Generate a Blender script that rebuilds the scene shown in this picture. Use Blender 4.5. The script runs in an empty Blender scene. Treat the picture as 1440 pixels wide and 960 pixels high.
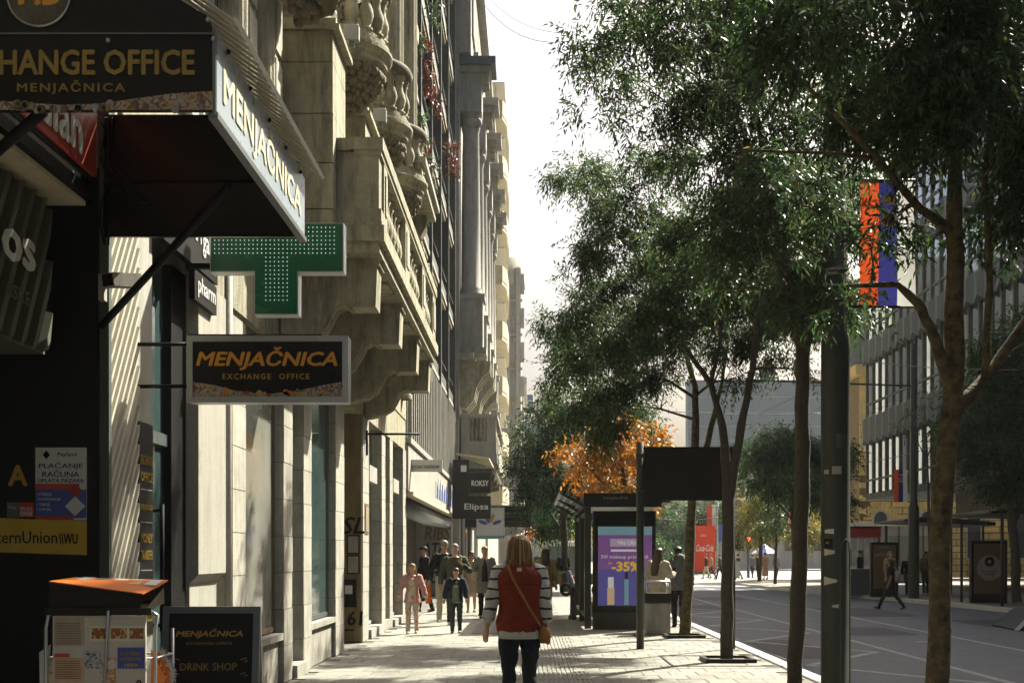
import bpy, math, random
import numpy as np
from mathutils import Vector, Matrix
R = math.radians
SC = bpy.context.scene
# ------------------------------------------------------------------ camera
cam = bpy.data.cameras.new('camera'); cam.lens = 43.75; cam.sensor_width = 36
cam.shift_y = 300/1440; cam.shift_x = -26/1440; cam.clip_end = 3000; cam.clip_start = 0.1
camo = bpy.data.objects.new('camera', cam); SC.collection.objects.link(camo)
camo.location = (0, 0, 1.53); camo.rotation_euler = (R(90), 0, 0); SC.camera = camo
# ------------------------------------------------------------------ sky, sun, exposure
SUN_AZ, SUN_EL = R(42), R(44)
w = bpy.data.worlds.new('World'); SC.world = w; w.use_nodes = True
wn = w.node_tree; bg = wn.nodes['Background']; sky = wn.nodes.new('ShaderNodeTexSky')
sky.sky_type = 'NISHITA'; sky.sun_disc = False; sky.sun_elevation = SUN_EL; sky.sun_rotation = SUN_AZ
sky.air_density = 1.0; sky.dust_density = 9.0; sky.ozone_density = 0.7
wn.links.new(sky.outputs[0], bg.inputs[0]); bg.inputs[1].default_value = 0.064
sv = Vector((math.sin(SUN_AZ)*math.cos(SUN_EL), math.cos(SUN_AZ)*math.cos(SUN_EL), math.sin(SUN_EL)))
sl = bpy.data.lights.new('sun', 'SUN'); sl.energy = 5.0; sl.angle = R(0.55); sl.color = (1, .96, .80)
so = bpy.data.objects.new('sun', sl); SC.collection.objects.link(so)
so.rotation_euler = sv.to_track_quat('Z', 'Y').to_euler(); so.location = (30, 30, 60)
vs = SC.view_settings; vs.view_transform = 'Standard'; vs.look = 'None'; vs.exposure = 1.62; vs.gamma = 1; vs.use_curve_mapping = False
cy = SC.cycles; cy.max_bounces = 7; cy.diffuse_bounces = 3; cy.glossy_bounces = 3; cy.transmission_bounces = 4
cy.transparent_max_bounces = 6; cy.volume_bounces = 0; cy.use_denoising = True; cy.sample_clamp_indirect = 4
try: cy.volume_step_rate = 4
except Exception: pass
C = SC.collection
rnd = random.Random(7)
F, CX, HY, CH = 1750.0, 746.0, 780.0, 1.53
def at(x, y, Y):
    s = F/Y
    return Vector(((x-CX)/s, Y, CH-(y-HY)/s))
# ------------------------------------------------------------------ materials
M = {}
def mat(name, col, rough=.7, var=.12, vs_=6.0, bump=0.0, bs=60.0, metal=0.0, spec=.4, col2=None, emit=None, es=1.0, trans=0.0, dirt=0.0, alpha=1.0, orand=0.0, coat=0.0, strand=False):
    if not emit: col = [v*.70 for v in col]; col2 = [v*.70 for v in col2] if col2 else None
    m = bpy.data.materials.new(name); m.use_nodes = True; nt = m.node_tree; N = nt.nodes; L = nt.links
    p = N['Principled BSDF']; p.inputs['Roughness'].default_value = rough; p.inputs['Metallic'].default_value = metal
    p.inputs['Specular IOR Level'].default_value = spec
    if coat: p.inputs['Coat Weight'].default_value = coat
    c = (*col, 1); src = None
    if var > 0 or col2 or dirt > 0:
        tc = N.new('ShaderNodeNewGeometry'); nz = N.new('ShaderNodeTexNoise'); nz.inputs['Scale'].default_value = vs_; nz.inputs['Detail'].default_value = 6; nz.inputs['Roughness'].default_value = .62
        if strand:
            ob = N.new('ShaderNodeTexCoord'); mp0 = N.new('ShaderNodeMapping'); mp0.inputs['Scale'].default_value = (3, 3, .22); L.new(ob.outputs['Object'], mp0.inputs['Vector']); L.new(mp0.outputs[0], nz.inputs['Vector'])
        else: L.new(tc.outputs['Position'], nz.inputs['Vector'])
        rp = N.new('ShaderNodeValToRGB'); rp.color_ramp.elements[0].position = .3; rp.color_ramp.elements[1].position = .72
        a = [max(0, v*(1-var)) for v in col]; b = list(col2) if col2 else [min(1, v*(1+var)) for v in col]
        rp.color_ramp.elements[0].color = (*a, 1); rp.color_ramp.elements[1].color = (*b, 1)
        L.new(nz.outputs['Fac'], rp.inputs['Fac']); src = rp.outputs['Color']
        if dirt > 0:
            mp = N.new('ShaderNodeMapping'); mp.inputs['Scale'].default_value = (2.5, 2.5, .35); L.new(tc.outputs['Position'], mp.inputs['Vector'])
            n2 = N.new('ShaderNodeTexNoise'); n2.inputs['Scale'].default_value = 2.3; n2.inputs['Detail'].default_value = 8; n2.inputs['Roughness'].default_value = .7; L.new(mp.outputs[0], n2.inputs['Vector'])
            r2 = N.new('ShaderNodeValToRGB'); r2.color_ramp.elements[0].position = .46; r2.color_ramp.elements[1].position = .68
            r2.color_ramp.elements[0].color = (0, 0, 0, 1); r2.color_ramp.elements[1].color = (dirt, dirt, dirt, 1); L.new(n2.outputs['Fac'], r2.inputs['Fac'])
            mx = N.new('ShaderNodeMix'); mx.data_type = 'RGBA'; L.new(r2.outputs['Color'], mx.inputs['Factor']); L.new(src, mx.inputs['A'])
            mx.inputs['B'].default_value = (*[v*.25 for v in col], 1); src = mx.outputs['Result']
        if orand > 0:
            oi = N.new('ShaderNodeObjectInfo'); mr = N.new('ShaderNodeMapRange'); mr.inputs['To Min'].default_value = 1-orand; mr.inputs['To Max'].default_value = 1+orand
            L.new(oi.outputs['Random'], mr.inputs['Value']); hs = N.new('ShaderNodeHueSaturation'); L.new(mr.outputs[0], hs.inputs['Value']); L.new(src, hs.inputs['Color']); src = hs.outputs[0]
        L.new(src, p.inputs['Base Color'])
        if rough > .15:
            m3 = N.new('ShaderNodeMapRange'); m3.inputs['To Min'].default_value = max(.05, rough-.12); m3.inputs['To Max'].default_value = min(1, rough+.12)
            L.new(nz.outputs['Fac'], m3.inputs['Value']); L.new(m3.outputs[0], p.inputs['Roughness'])
    else: p.inputs['Base Color'].default_value = c
    if bump > 0:
        tc2 = N.new('ShaderNodeNewGeometry'); nb = N.new('ShaderNodeTexNoise'); nb.inputs['Scale'].default_value = bs; nb.inputs['Detail'].default_value = 5
        L.new(tc2.outputs['Position'], nb.inputs['Vector']); bp = N.new('ShaderNodeBump'); bp.inputs['Strength'].default_value = bump; bp.inputs['Distance'].default_value = .02
        L.new(nb.outputs['Fac'], bp.inputs['Height']); L.new(bp.outputs[0], p.inputs['Normal'])
    if emit: p.inputs['Emission Color'].default_value = (*emit, 1); p.inputs['Emission Strength'].default_value = es
    if trans: p.inputs['Transmission Weight'].default_value = trans
    if alpha < 1: p.inputs['Alpha'].default_value = alpha
    M[name] = m; return m
mat('stone', (.42, .385, .265), .85, .24, 5.0, .6, 45, dirt=.85, orand=.08)
mat('stone_pale', (.45, .43, .365), .85, .16, 7.0, .4, 70, dirt=.5, orand=.08)
mat('stone_grey', (.40, .385, .34), .85, .14, 2.0, .25, 30, dirt=.4)
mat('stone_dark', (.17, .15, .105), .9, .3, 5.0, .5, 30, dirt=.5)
mat('basket', (.20, .165, .105), .9, .35, 14.0, .6, 25)
mat('ochre', (.33, .24, .12), .85, .2, 2.5, .3, 40, dirt=.5)
mat('plaster', (.46, .44, .375), .9, .2, 70, .5, 160, dirt=.35)
mat('cream', (.62, .54, .36), .8, .12, 1.0, .1, dirt=.25)
mat('grey_far', (.42, .43, .43), .8, .1, .6, dirt=.2)
mat('blue_far', (.21, .25, .29), .8, .08, .4, dirt=.15)
mat('white_far', (.58, .58, .55), .8, .1, .6, dirt=.2)
mat('slate', (.10, .12, .14), .6, .15, 1.5)
mat('yellow_stone', (.82, .60, .22), .85, .18, 1.2, .2, 12, dirt=.3, orand=.14)
mat('yellow_joint', (.20, .14, .06), .9, .2, 2)
mat('fin_green', (.075, .088, .072), .6, .2, 3, .1, 30, dirt=.2)
mat('slab_under', (.46, .38, .20), .8, .15, 2)
mat('tile', (.305, .295, .255), .8, .2, 11.0, .25, 90, dirt=.3, orand=.16)
mat('tile_dark', (.17, .17, .16), .8, .15, 6, .2, 80)
mat('kerb', (.68, .67, .62), .8, .1, 5, .2, 60, orand=.06)
mat('grout', (.17, .16, .14), .95, .2, 12)
mat('asphalt', (.068, .088, .118), .8, .3, 1.2, .4, 160, col2=(.105, .130, .165), dirt=.35)
mat('asphalt_patch', (.026, .032, .042), .85, .3, 3, .5, 120)
mat('paint', (.24, .255, .27), .8, .35, 6, .2, 120)
mat('ground', (.20, .19, .17), .9, .2, .4)
mat('plaza', (.40, .385, .35), .85, .12, .8, .1)
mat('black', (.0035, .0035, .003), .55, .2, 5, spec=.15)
mat('black_gloss', (.004, .0045, .004), .22, .0, spec=.3)
mat('black_print', (.0055, .006, .005), .5, .15, 20, spec=.2)
mat('gold', (.55, .33, .035), .5, .1, 20)
mat('gold_dim', (.34, .22, .03), .5, .12, 20)
mat('orange_print', (.80, .36, .02), .45, .05, 20)
mat('alu', (.55, .56, .54), .35, .08, 20, metal=.6)
mat('alu_dark', (.16, .18, .18), .4, .1, 20, metal=.5)
mat('steel_green', (.036, .041, .027), .5, .2, 4, .05, 80, dirt=.2)
mat('bronze', (.014, .013, .008), .5, .2, 4, spec=.25)
mat('white', (.75, .75, .72), .5, .05, 10)
mat('white_print', (.70, .70, .66), .5, .05, 10)
mat('cream_print', (.78, .72, .50), .5, .05, 10)
mat('blue_lit', (.33, .39, .44), .3, .06, 10)
mat('red', (.55, .05, .02), .5, .1, 10)
mat('red_deep', (.40, .03, .015), .5, .1, 10)
mat('blue', (.03, .05, .22), .5, .1, 10)
mat('blue_mid', (.06, .10, .36), .5, .1, 10)
mat('yellow', (.62, .42, .02), .5, .08, 10)
mat('orange', (.75, .19, .02), .5, .1, 10)
mat('paper', (.62, .56, .46), .7, .08, 10)
mat('green_sign', (.012, .14, .06), .25, .1, 6)
mat('led', (.5, .8, .65), .4, 0, emit=(.6, 1, .8), es=.45)
mat('red_lamp', (.9, .05, .02), .4, 0, emit=(1, .06, .02), es=6)
mat('corrugated', (.56, .53, .43), .55, .08, 8, dirt=.15)
mat('corrugated_dark', (.085, .09, .06), .6, .12, 8)
mat('glass', (.045, .055, .055), .05, 0, spec=.9)
mat('glass_pale', (.30, .30, .26), .06, .25, 1.2, spec=.9)
mat('glass_teal', (.05, .085, .085), .06, .2, 3, spec=.8)
mat('glass_clear', (.02, .03, .03), .02, 0, alpha=.16, spec=.6)
mat('office_glass', (.52, .60, .69), .05, 0, metal=.9)
mat('office_band', (.10, .118, .13), .7, .15, 1.5, dirt=.2)
mat('banknote', (.22, .13, .045), .6, .8, 28, col2=(.42, .34, .22))
mat('wood', (.16, .10, .05), .6, .2, 10)
mat('brown_frame', (.20, .15, .09), .6, .2, 10)
mat('skin', (.60, .36, .24), .55, .08, 15)
mat('skin2', (.45, .25, .16), .55, .08, 15)
mat('bark', (.075, .062, .040), .9, .35, 22, .9, 40, dirt=.3)
mat('bark_spot', (.022, .018, .012), .9, .3, 13, .9, 35, col2=(.20, .15, .062))
mat('lamp_grey', (.36, .38, .38), .4, .1, 20, metal=.4)
mat('wire', (.06, .06, .06), .6, 0)
mat('purple', (.16, .07, .27), .4, .12, 1.0, col2=(.24, .08, .26), emit=(.30, .13, .40), es=.13)
mat('violet', (.09, .08, .34), .4, .1, 1.0, emit=(.15, .13, .44), es=.13)
for n_, c_ in (('ad_white', (.75, .72, .75)), ('ad_yellow', (.75, .50, .05)), ('ad_peach', (.70, .48, .30)), ('ad_teal', (.20, .36, .42)), ('ad_dark', (.02, .02, .03)), ('ad_grey', (.42, .36, .45))): mat(n_, c_, .4, .05, 5, emit=c_, es=.16)
mat('teal_pale', (.22, .42, .45), .4, .1, 3)
def photomat(name, cols, sc):
    m = mat(name, cols[0], .6, .1, sc); nt = m.node_tree; N = nt.nodes; L = nt.links; g_ = N.new('ShaderNodeNewGeometry'); v = N.new('ShaderNodeTexVoronoi'); v.inputs['Scale'].default_value = sc; nz = N.new('ShaderNodeTexNoise'); nz.inputs['Scale'].default_value = sc*.7; nz.inputs['Detail'].default_value = 3
    L.new(g_.outputs['Position'], nz.inputs['Vector']); r = N.new('ShaderNodeValToRGB'); r.color_ramp.interpolation = 'EASE'; el = r.color_ramp.elements
    while len(el) < len(cols): el.new(.5)
    for i, (e, c) in enumerate(zip(el, cols)): e.position = .3+.42*i/(len(cols)-1); e.color = (*[q*.7 for q in c], 1)
    L.new(nz.outputs['Fac'], r.inputs[0]); L.new(r.outputs[0], N['Principled BSDF'].inputs['Base Color'])
photomat('photo_food', [(.10, .02, .01), (.55, .12, .03), (.15, .06, .02), (.70, .45, .15), (.55, .5, .4)], 60)
photomat('photo_street', [(.5, .5, .48), (.12, .14, .18), (.6, .6, .6), (.05, .05, .06), (.65, .62, .55)], 55)
photomat('photo_cover', [(.45, .55, .6), (.7, .65, .5), (.6, .2, .05), (.75, .7, .6), (.1, .15, .3)], 28)
photomat('photo_notes', [(.08, .05, .03), (.40, .22, .05), (.45, .36, .25), (.14, .07, .05), (.5, .42, .32), (.25, .22, .2)], 30)
mat('beige', (.50, .40, .28), .8, .1, 20)
mat('peach', (.66, .42, .26), .5, .1, 10)
mat('flag_red', (.62, .085, .02), .7, .08, 10)
mat('flag_blue', (.03, .03, .17), .7, .08, 10)
mat('flag_white', (.62, .62, .58), .7, .06, 10)
for n_ in ('flag_red', 'flag_blue', 'flag_white'):
    nt_ = M[n_].node_tree; p_ = nt_.nodes['Principled BSDF']; tr_ = nt_.nodes.new('ShaderNodeBsdfTranslucent'); mx_ = nt_.nodes.new('ShaderNodeMixShader'); mx_.inputs[0].default_value = .5
    nt_.links.new(p_.inputs['Base Color'].links[0].from_socket, tr_.inputs[0]); nt_.links.new(p_.outputs[0], mx_.inputs[1]); nt_.links.new(tr_.outputs[0], mx_.inputs[2]); nt_.links.new(mx_.outputs[0], nt_.nodes['Material Output'].inputs[0])
def leafmat(name, stops, tr=.5, sp=.4):
    m = bpy.data.materials.new(name); m.use_nodes = True; nt = m.node_tree; N = nt.nodes; L = nt.links
    p = N['Principled BSDF']; out = N['Material Output']; p.inputs['Roughness'].default_value = .42; p.inputs['Specular IOR Level'].default_value = sp
    a = N.new('ShaderNodeAttribute'); a.attribute_name = 'leafvar'; r = N.new('ShaderNodeValToRGB')
    el = r.color_ramp.elements
    while len(el) < len(stops): el.new(.5)
    for e, (q, c) in zip(el, stops): e.position = q; e.color = (*[v*1.0 for v in c], 1)
    L.new(a.outputs['Fac'], r.inputs['Fac']); L.new(r.outputs[0], p.inputs['Base Color'])
    t = N.new('ShaderNodeBsdfTranslucent'); g = N.new('ShaderNodeHueSaturation'); g.inputs['Saturation'].default_value = 1.0; g.inputs['Value'].default_value = 1.45
    L.new(r.outputs[0], g.inputs['Color']); L.new(g.outputs[0], t.inputs[0])
    mx = N.new('ShaderNodeMixShader'); mx.inputs[0].default_value = tr; L.new(p.outputs[0], mx.inputs[1]); L.new(t.outputs[0], mx.inputs[2]); L.new(mx.outputs[0], out.inputs[0])
    M[name] = m
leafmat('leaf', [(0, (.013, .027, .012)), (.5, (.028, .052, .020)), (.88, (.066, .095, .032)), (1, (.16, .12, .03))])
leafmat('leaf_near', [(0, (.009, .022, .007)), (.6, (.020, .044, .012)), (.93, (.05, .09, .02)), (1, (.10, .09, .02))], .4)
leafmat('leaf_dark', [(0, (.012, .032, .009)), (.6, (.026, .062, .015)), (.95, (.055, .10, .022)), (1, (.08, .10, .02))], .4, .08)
leafmat('leaf_orange', [(0, (.05, .06, .015)), (.28, (.14, .09, .014)), (.5, (.30, .105, .010)), (.8, (.38, .14, .014)), (1, (.34, .24, .04))], .45)
leafmat('leaf_yellow', [(0, (.07, .085, .02)), (.5, (.15, .15, .03)), (1, (.32, .22, .04))], .5)
leafmat('leaf_red', [(0, (.04, .04, .012)), (.45, (.085, .018, .010)), (.85, (.14, .022, .012)), (1, (.05, .06, .015))], .3)
# ------------------------------------------------------------------ mesh helpers
class MB:
    def __init__(s): s.v = []; s.f = []; s.sm = []
    def add(s, vs, fs, smooth=False):
        o = len(s.v); s.v += [tuple(v) for v in vs]; s.f += [tuple(i+o for i in f) for f in fs]; s.sm += [smooth]*len(fs); return s
    def box(s, x0, x1, y0, y1, z0, z1, ch=0):
        if x0 > x1: x0, x1 = x1, x0
        if y0 > y1: y0, y1 = y1, y0
        if z0 > z1: z0, z1 = z1, z0
        v = [(x0, y0, z0), (x1, y0, z0), (x1, y1, z0), (x0, y1, z0), (x0, y0, z1), (x1, y0, z1), (x1, y1, z1), (x0, y1, z1)]
        return s.add(v, [(0, 3, 2, 1), (4, 5, 6, 7), (0, 1, 5, 4), (1, 2, 6, 5), (2, 3, 7, 6), (3, 0, 4, 7)])
    def prism(s, poly, axis, a, b):
        """polygon (two coords) extruded along axis between a and b"""
        n = len(poly)
        def P(u, t): return {'x': (t, u[0], u[1]), 'y': (u[0], t, u[1]), 'z': (u[0], u[1], t)}[axis]
        v = [P(u, a) for u in poly]+[P(u, b) for u in poly]
        return s.add(v, [tuple(range(n)), tuple(range(2*n-1, n-1, -1))]+[(i, i+n, (i+1) % n+n, (i+1) % n) for i in range(n)])
    def loft(s, pts, rad, seg=10, cap=True, smooth=True, up=None):
        pts = [Vector(p) for p in pts]; n = len(pts); vs = []; fs = []; ref = Vector(up or (1, 0, 0))
        for i, p in enumerate(pts):
            d = (pts[min(i+1, n-1)]-pts[max(i-1, 0)]).normalized()
            a = ref-d*ref.dot(d)
            if a.length < .05: a = Vector((0, 1, 0))-d*d.y
            a.normalize(); b = d.cross(a); ref = a
            r = rad[i] if isinstance(rad, (list, tuple)) else rad
            rx, ry = r if isinstance(r, (list, tuple)) else (r, r)
            for k in range(seg):
                t = 2*math.pi*k/seg; vs.append(p+a*(math.cos(t)*rx)+b*(math.sin(t)*ry))
        for i in range(n-1):
            for k in range(seg): fs.append((i*seg+k, i*seg+(k+1) % seg, (i+1)*seg+(k+1) % seg, (i+1)*seg+k))
        if cap: fs.append(tuple(range(seg-1, -1, -1))); fs.append(tuple((n-1)*seg+k for k in range(seg)))
        return s.add(vs, fs, smooth)
    def tube(s, a, b, r, seg=8): return s.loft([a, b], r, seg)
    def lathe(s, prof, seg=16, loc=(0, 0, 0), a0=0, a1=2*math.pi, smooth=True):
        full = abs(a1-a0-2*math.pi) < 1e-4; n = len(prof); ns = seg if full else seg+1; vs = []; fs = []
        for k in range(ns):
            t = a0+(a1-a0)*k/seg
            for r, z in prof: vs.append((loc[0]+r*math.cos(t), loc[1]+r*math.sin(t), loc[2]+z))
        for k in range(seg):
            k2 = (k+1) % ns
            for i in range(n-1): fs.append((k*n+i, k2*n+i, k2*n+i+1, k*n+i+1))
        return s.add(vs, fs, smooth)
    def ball(s, c, rx, ry=None, rz=None, seg=10, rings=7):
        ry = ry or rx; rz = rz or rx; pr = [(max(1e-4, math.sin(math.pi*i/rings)), -math.cos(math.pi*i/rings)) for i in range(rings+1)]
        o = len(s.v); s.lathe(pr, seg); 
        for i in range(o, len(s.v)):
            x, y, z = s.v[i]; s.v[i] = (c[0]+x*rx, c[1]+y*ry, c[2]+z*rz)
        return s
    def xf(s, mtx):
        s.v = [tuple(mtx @ Vector(v)) for v in s.v]; return s
    def mesh(s, name, m):
        me = bpy.data.meshes.new(name); me.from_pydata(s.v, [], s.f)
        if any(s.sm): me.polygons.foreach_set('use_smooth', s.sm)
        me.update(); 
        if m: me.materials.append(M[m] if isinstance(m, str) else m)
        return me
    def build(s, name, m, parent=None, loc=None, rz=0, bevel=0):
        return link(s.mesh(name, m), name, parent, loc, rz, bevel)
def link(me, name, parent=None, loc=None, rz=0, bevel=0):
    o = bpy.data.objects.new(name, me); C.objects.link(o)
    if parent: o.parent = parent
    if loc is not None: o.location = loc
    if rz: o.rotation_euler[2] = rz
    if bevel:
        b = o.modifiers.new('bevel', 'BEVEL'); b.width = bevel; b.segments = 1; b.limit_method = 'ANGLE'
    return o
def tag(o, label, cat, group=None):
    o['label'] = label; o['category'] = cat
    if group: o['group'] = group
    return o
def thing(name, label, cat, loc=(0, 0, 0), rz=0, group=None):
    o = bpy.data.objects.new(name, None); C.objects.link(o); o.location = loc; o.rotation_euler[2] = rz; o.empty_display_size = .2
    return tag(o, label, cat, group)
def struct(o): o['kind'] = 'structure'; return o
def bx(name, m, p, *a, **k): return MB().box(*a).build(name, m, p, **k)
def text(s, m, p, pos, wd, ht, face='cam', bold=0.0, shear=0.0, name='lettering', th=.004, mirror=False, space=1.0):
    """lettering fitted to wd x ht, centre at pos, facing the camera side (-Y) or the street (+X)"""
    cu = bpy.data.curves.new('lettering', 'FONT'); cu.body = s; cu.size = 1; cu.shear = shear; cu.extrude = .5; cu.resolution_u = 2
    cu.align_x = 'CENTER'; cu.space_character = space
    t = bpy.data.objects.new('tmp', cu); me = bpy.data.meshes.new_from_object(t); bpy.data.objects.remove(t); bpy.data.curves.remove(cu)
    n = len(me.vertices); co = np.empty(n*3); me.vertices.foreach_get('co', co); co = co.reshape(-1, 3)
    if bold > 0:
        sh = [(-1, 0), (1, 0), (0, .8), (0, -.8), (0, 0)]; src = me; fs = [tuple(f.vertices) for f in src.polygons]; cs = []; ff = []
        for k, (a_, b_) in enumerate(sh): cs.append(co+np.array([a_*bold*1.6, b_*bold*1.6, .12*k])); ff += [tuple(i+k*n for i in f) for f in fs]
        co = np.concatenate(cs); me = bpy.data.meshes.new('lettering'); me.from_pydata([tuple(v) for v in co], [], ff); bpy.data.meshes.remove(src)
    mn = co.min(0); mx = co.max(0); u = (co[:, 0]-(mn[0]+mx[0])/2)/max(1e-6, mx[0]-mn[0])*wd; v = (co[:, 1]-(mn[1]+mx[1])/2)/max(1e-6, mx[1]-mn[1])*ht; d = co[:, 2]*th
    if mirror: u = -u
    if face == 'cam': out = np.stack([u, -d, v], 1)
    elif face == 'street': out = np.stack([d, u, v], 1)
    else: out = np.stack([-d, -u, v], 1)
    me.vertices.foreach_set('co', out.ravel()); me.materials.clear(); me.materials.append(M[m]); me.update()
    return link(me, name, p, pos)
def clip_poly(poly, x0, x1, y0, y1):
    def cl(P, f, it):
        o = []
        for i in range(len(P)):
            a, b = P[i-1], P[i]
            if f(b):
                if not f(a): o.append(it(a, b))
                o.append(b)
            elif f(a): o.append(it(a, b))
        return o
    def ix(c): return lambda a, b: (c, a[1]+(b[1]-a[1])*(c-a[0])/(b[0]-a[0]))
    def iy(c): return lambda a, b: (a[0]+(b[0]-a[0])*(c-a[1])/(b[1]-a[1]), c)
    for f, it in ((lambda p: p[0] >= x0, ix(x0)), (lambda p: p[0] <= x1, ix(x1)), (lambda p: p[1] >= y0, iy(y0)), (lambda p: p[1] <= y1, iy(y1))):
        if not poly: return []
        poly = cl(poly, f, it)
    return poly
def diag_slats(p, m, X, th, y0, y1, z0, z1, ang, pitch, frac, gap=.0):
    d = (math.cos(ang), math.sin(ang)); n = (-d[1], d[0]); L = (y1-y0)+(z1-z0); k = -int(L/pitch)-2; cy_, cz = (y0+y1)/2, (z0+z1)/2
    for i in range(k, -k):
        a = i*pitch; b = a+pitch*frac
        q = [(cy_+n[0]*t+d[0]*s_, cz+n[1]*t+d[1]*s_) for t, s_ in ((a, -L), (a, L), (b, L), (b, -L))]
        q = clip_poly(q, y0, y1, z0, z1)
        if len(q) < 3: continue
        # ridged section: full outline at the wall, narrower face proud of it
        cyy = sum(u[0] for u in q)/len(q); czz = sum(u[1] for u in q)/len(q)
        q2 = []
        for u in q:
            t = (u[0]-cy_)*n[0]+(u[1]-cz)*n[1]; mid = (a+b)/2; sh = (mid-t)*.45; q2.append((u[0]+n[0]*sh, u[1]+n[1]*sh))
        nn = len(q); v = [(X, u[0], u[1]) for u in q]+[(X+th, u[0], u[1]) for u in q2]
        MB().add(v, [tuple(range(nn, 2*nn))]+[(j, (j+1) % nn, (j+1) % nn+nn, j+nn) for j in range(nn)]).build('slat', m, p)
# ================================================================== SETTING
struct(bx('ground', 'ground', None, -900, 900, -200, 1600, -.6, -.30))
struct(bx('road', 'asphalt', None, 3.62, 13.9, -5, 64, -.30, -.12))
struct(bx('plaza', 'plaza', None, 3.62, 90, 64.0, 400, -.30, -.10))
road = bpy.data.objects['road']
def strip(name, pts, wd, z, m, p):
    b = MB()
    for (x0, y0), (x1, y1) in zip(pts[:-1], pts[1:]):
        dx, dy = x1-x0, y1-y0; l = math.hypot(dx, dy); nx, ny = -dy/l*wd/2, dx/l*wd/2
        b.add([(x0+nx, y0+ny, z), (x0-nx, y0-ny, z), (x1-nx, y1-ny, z), (x1+nx, y1+ny, z)], [(0, 1, 2, 3)])
    return b.build(name, m, p)
ro = random.Random(21)
for i, (x, y, a, b) in enumerate(((4.6, 22, 1.1, 4.5), (7.3, 27, 1.6, 3.0), (9.6, 36, 2.0, 5.5), (5.3, 40, 1.2, 6), (11.2, 30, 1.4, 3.5), (7.0, 47, 2.2, 3.2), (4.4, 52, .8, 5))):
    n = 14; MB().add([(x+a/2*math.copysign(abs(math.cos(t))**.35, math.cos(t))*ro.uniform(.94, 1.04), y+b/2*math.copysign(abs(math.sin(t))**.35, math.sin(t))*ro.uniform(.95, 1.03), -.1175) for t in [2*math.pi*k/n for k in range(n)]], [tuple(range(n))]).build('asphalt_patch', 'asphalt_patch', road)
for x, y in ((7.6, 23.5), (5.0, 33), (10.2, 41)): MB().lathe([(.001, .006), (.30, .006), (.31, .004), (.34, .004), (.34, -.004)], 20, (x, y, -.119)).build('manhole_cover', 'bronze', road)
for y in (19.5, 27.5, 36.5):
    dg = bx('drain_grate', 'bronze', road, 3.68, 4.02, y, y+.5, -.119, -.113)
    for k in range(6): bx('grate_bar', 'black', dg, 3.72, 3.98, y+.05+k*.075, y+.085+k*.075, -.113, -.110)
for i in range(6):
    pts = [(ro.uniform(4.2, 11), ro.uniform(18, 44))]
    for k in range(9): pts.append((pts[-1][0]+ro.uniform(-.35, .35), pts[-1][1]+ro.uniform(.3, .9)))
    strip('crack', pts, .025, -.1165, 'asphalt_patch', road)
strip('lane_line', [(8.5, 5), (8.5, 60)], .13, -.116, 'paint', road)
strip('lane_line', [(6.2, 5), (6.2, 60)], .13, -.116, 'paint', road)
zz = [(4.15 if i % 2 else 5.9, 16+i*2.6) for i in range(14)]
strip('zigzag_marking', zz, .16, -.116, 'paint', road)
for i in range(7): strip('crossing_bar', [(4.2+i*1.15, 57.5), (4.2+i*1.15, 61.5)], .5, -.116, 'paint', road)
# pavement with single slabs
pav = struct(MB().box(-3.6, 3.45, -5, 52, -.30, -.014).box(-3.6, 3.45, 52, 400, -.30, -.002).build('pavement', 'grout'))
pav.data.materials.append(M['tile'])
for i, f in enumerate(pav.data.polygons):
    if i >= 6: f.material_index = 1
TW, TL = .352, .48; cols = 18
def tile_mesh(wd, ln):
    g = .0025; c = .004; a = MB(); x, y = wd/2-g, ln/2-g
    v = [(-x, -y, -.014), (x, -y, -.014), (x, y, -.014), (-x, y, -.014), (-x, -y, -c), (x, -y, -c), (x, y, -c), (-x, y, -c), (-x+c, -y+c, 0), (x-c, -y+c, 0), (x-c, y-c, 0), (-x+c, y-c, 0)]
    a.add(v, [(8, 9, 10, 11)]+[(i, (i+1) % 4, (i+1) % 4+4, i+4) for i in range(4)]+[(i+4, (i+1) % 4+4, (i+1) % 4+8, i+8) for i in range(4)]); return a
tm = tile_mesh(TW, TL).mesh('paving_slab', 'tile'); rest = MB(); cnt = 0
for r in range(0, 80):
    y = 13.7+r*TL
    for c in range(cols+1):
        x = -2.95+(c+.5)*TW-(TW/2 if r % 2 else 0)
        if x-TW/2 < -3.0 or x+TW/2 > 3.47: continue
        if -.18 < x < .68 and r < 60: continue
        dz = rnd.uniform(-.003, .003)
        if cnt < 292 and y > 14.3 and y < 23.5:
            link(tm, 'paving_slab', pav, (x, y, dz)); cnt += 1
        else: rest.add([(v[0]+x, v[1]+y, v[2]+dz) for v in tile_mesh(TW, TL).v], [(8, 9, 10, 11)]+[(i, (i+1) % 4, (i+1) % 4+4, i+4) for i in range(4)]+[(i+4, (i+1) % 4+4, (i+1) % 4+8, i+8) for i in range(4)])
o = rest.build('paving_slabs', 'tile', pav); o['kind'] = 'stuff'
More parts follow.
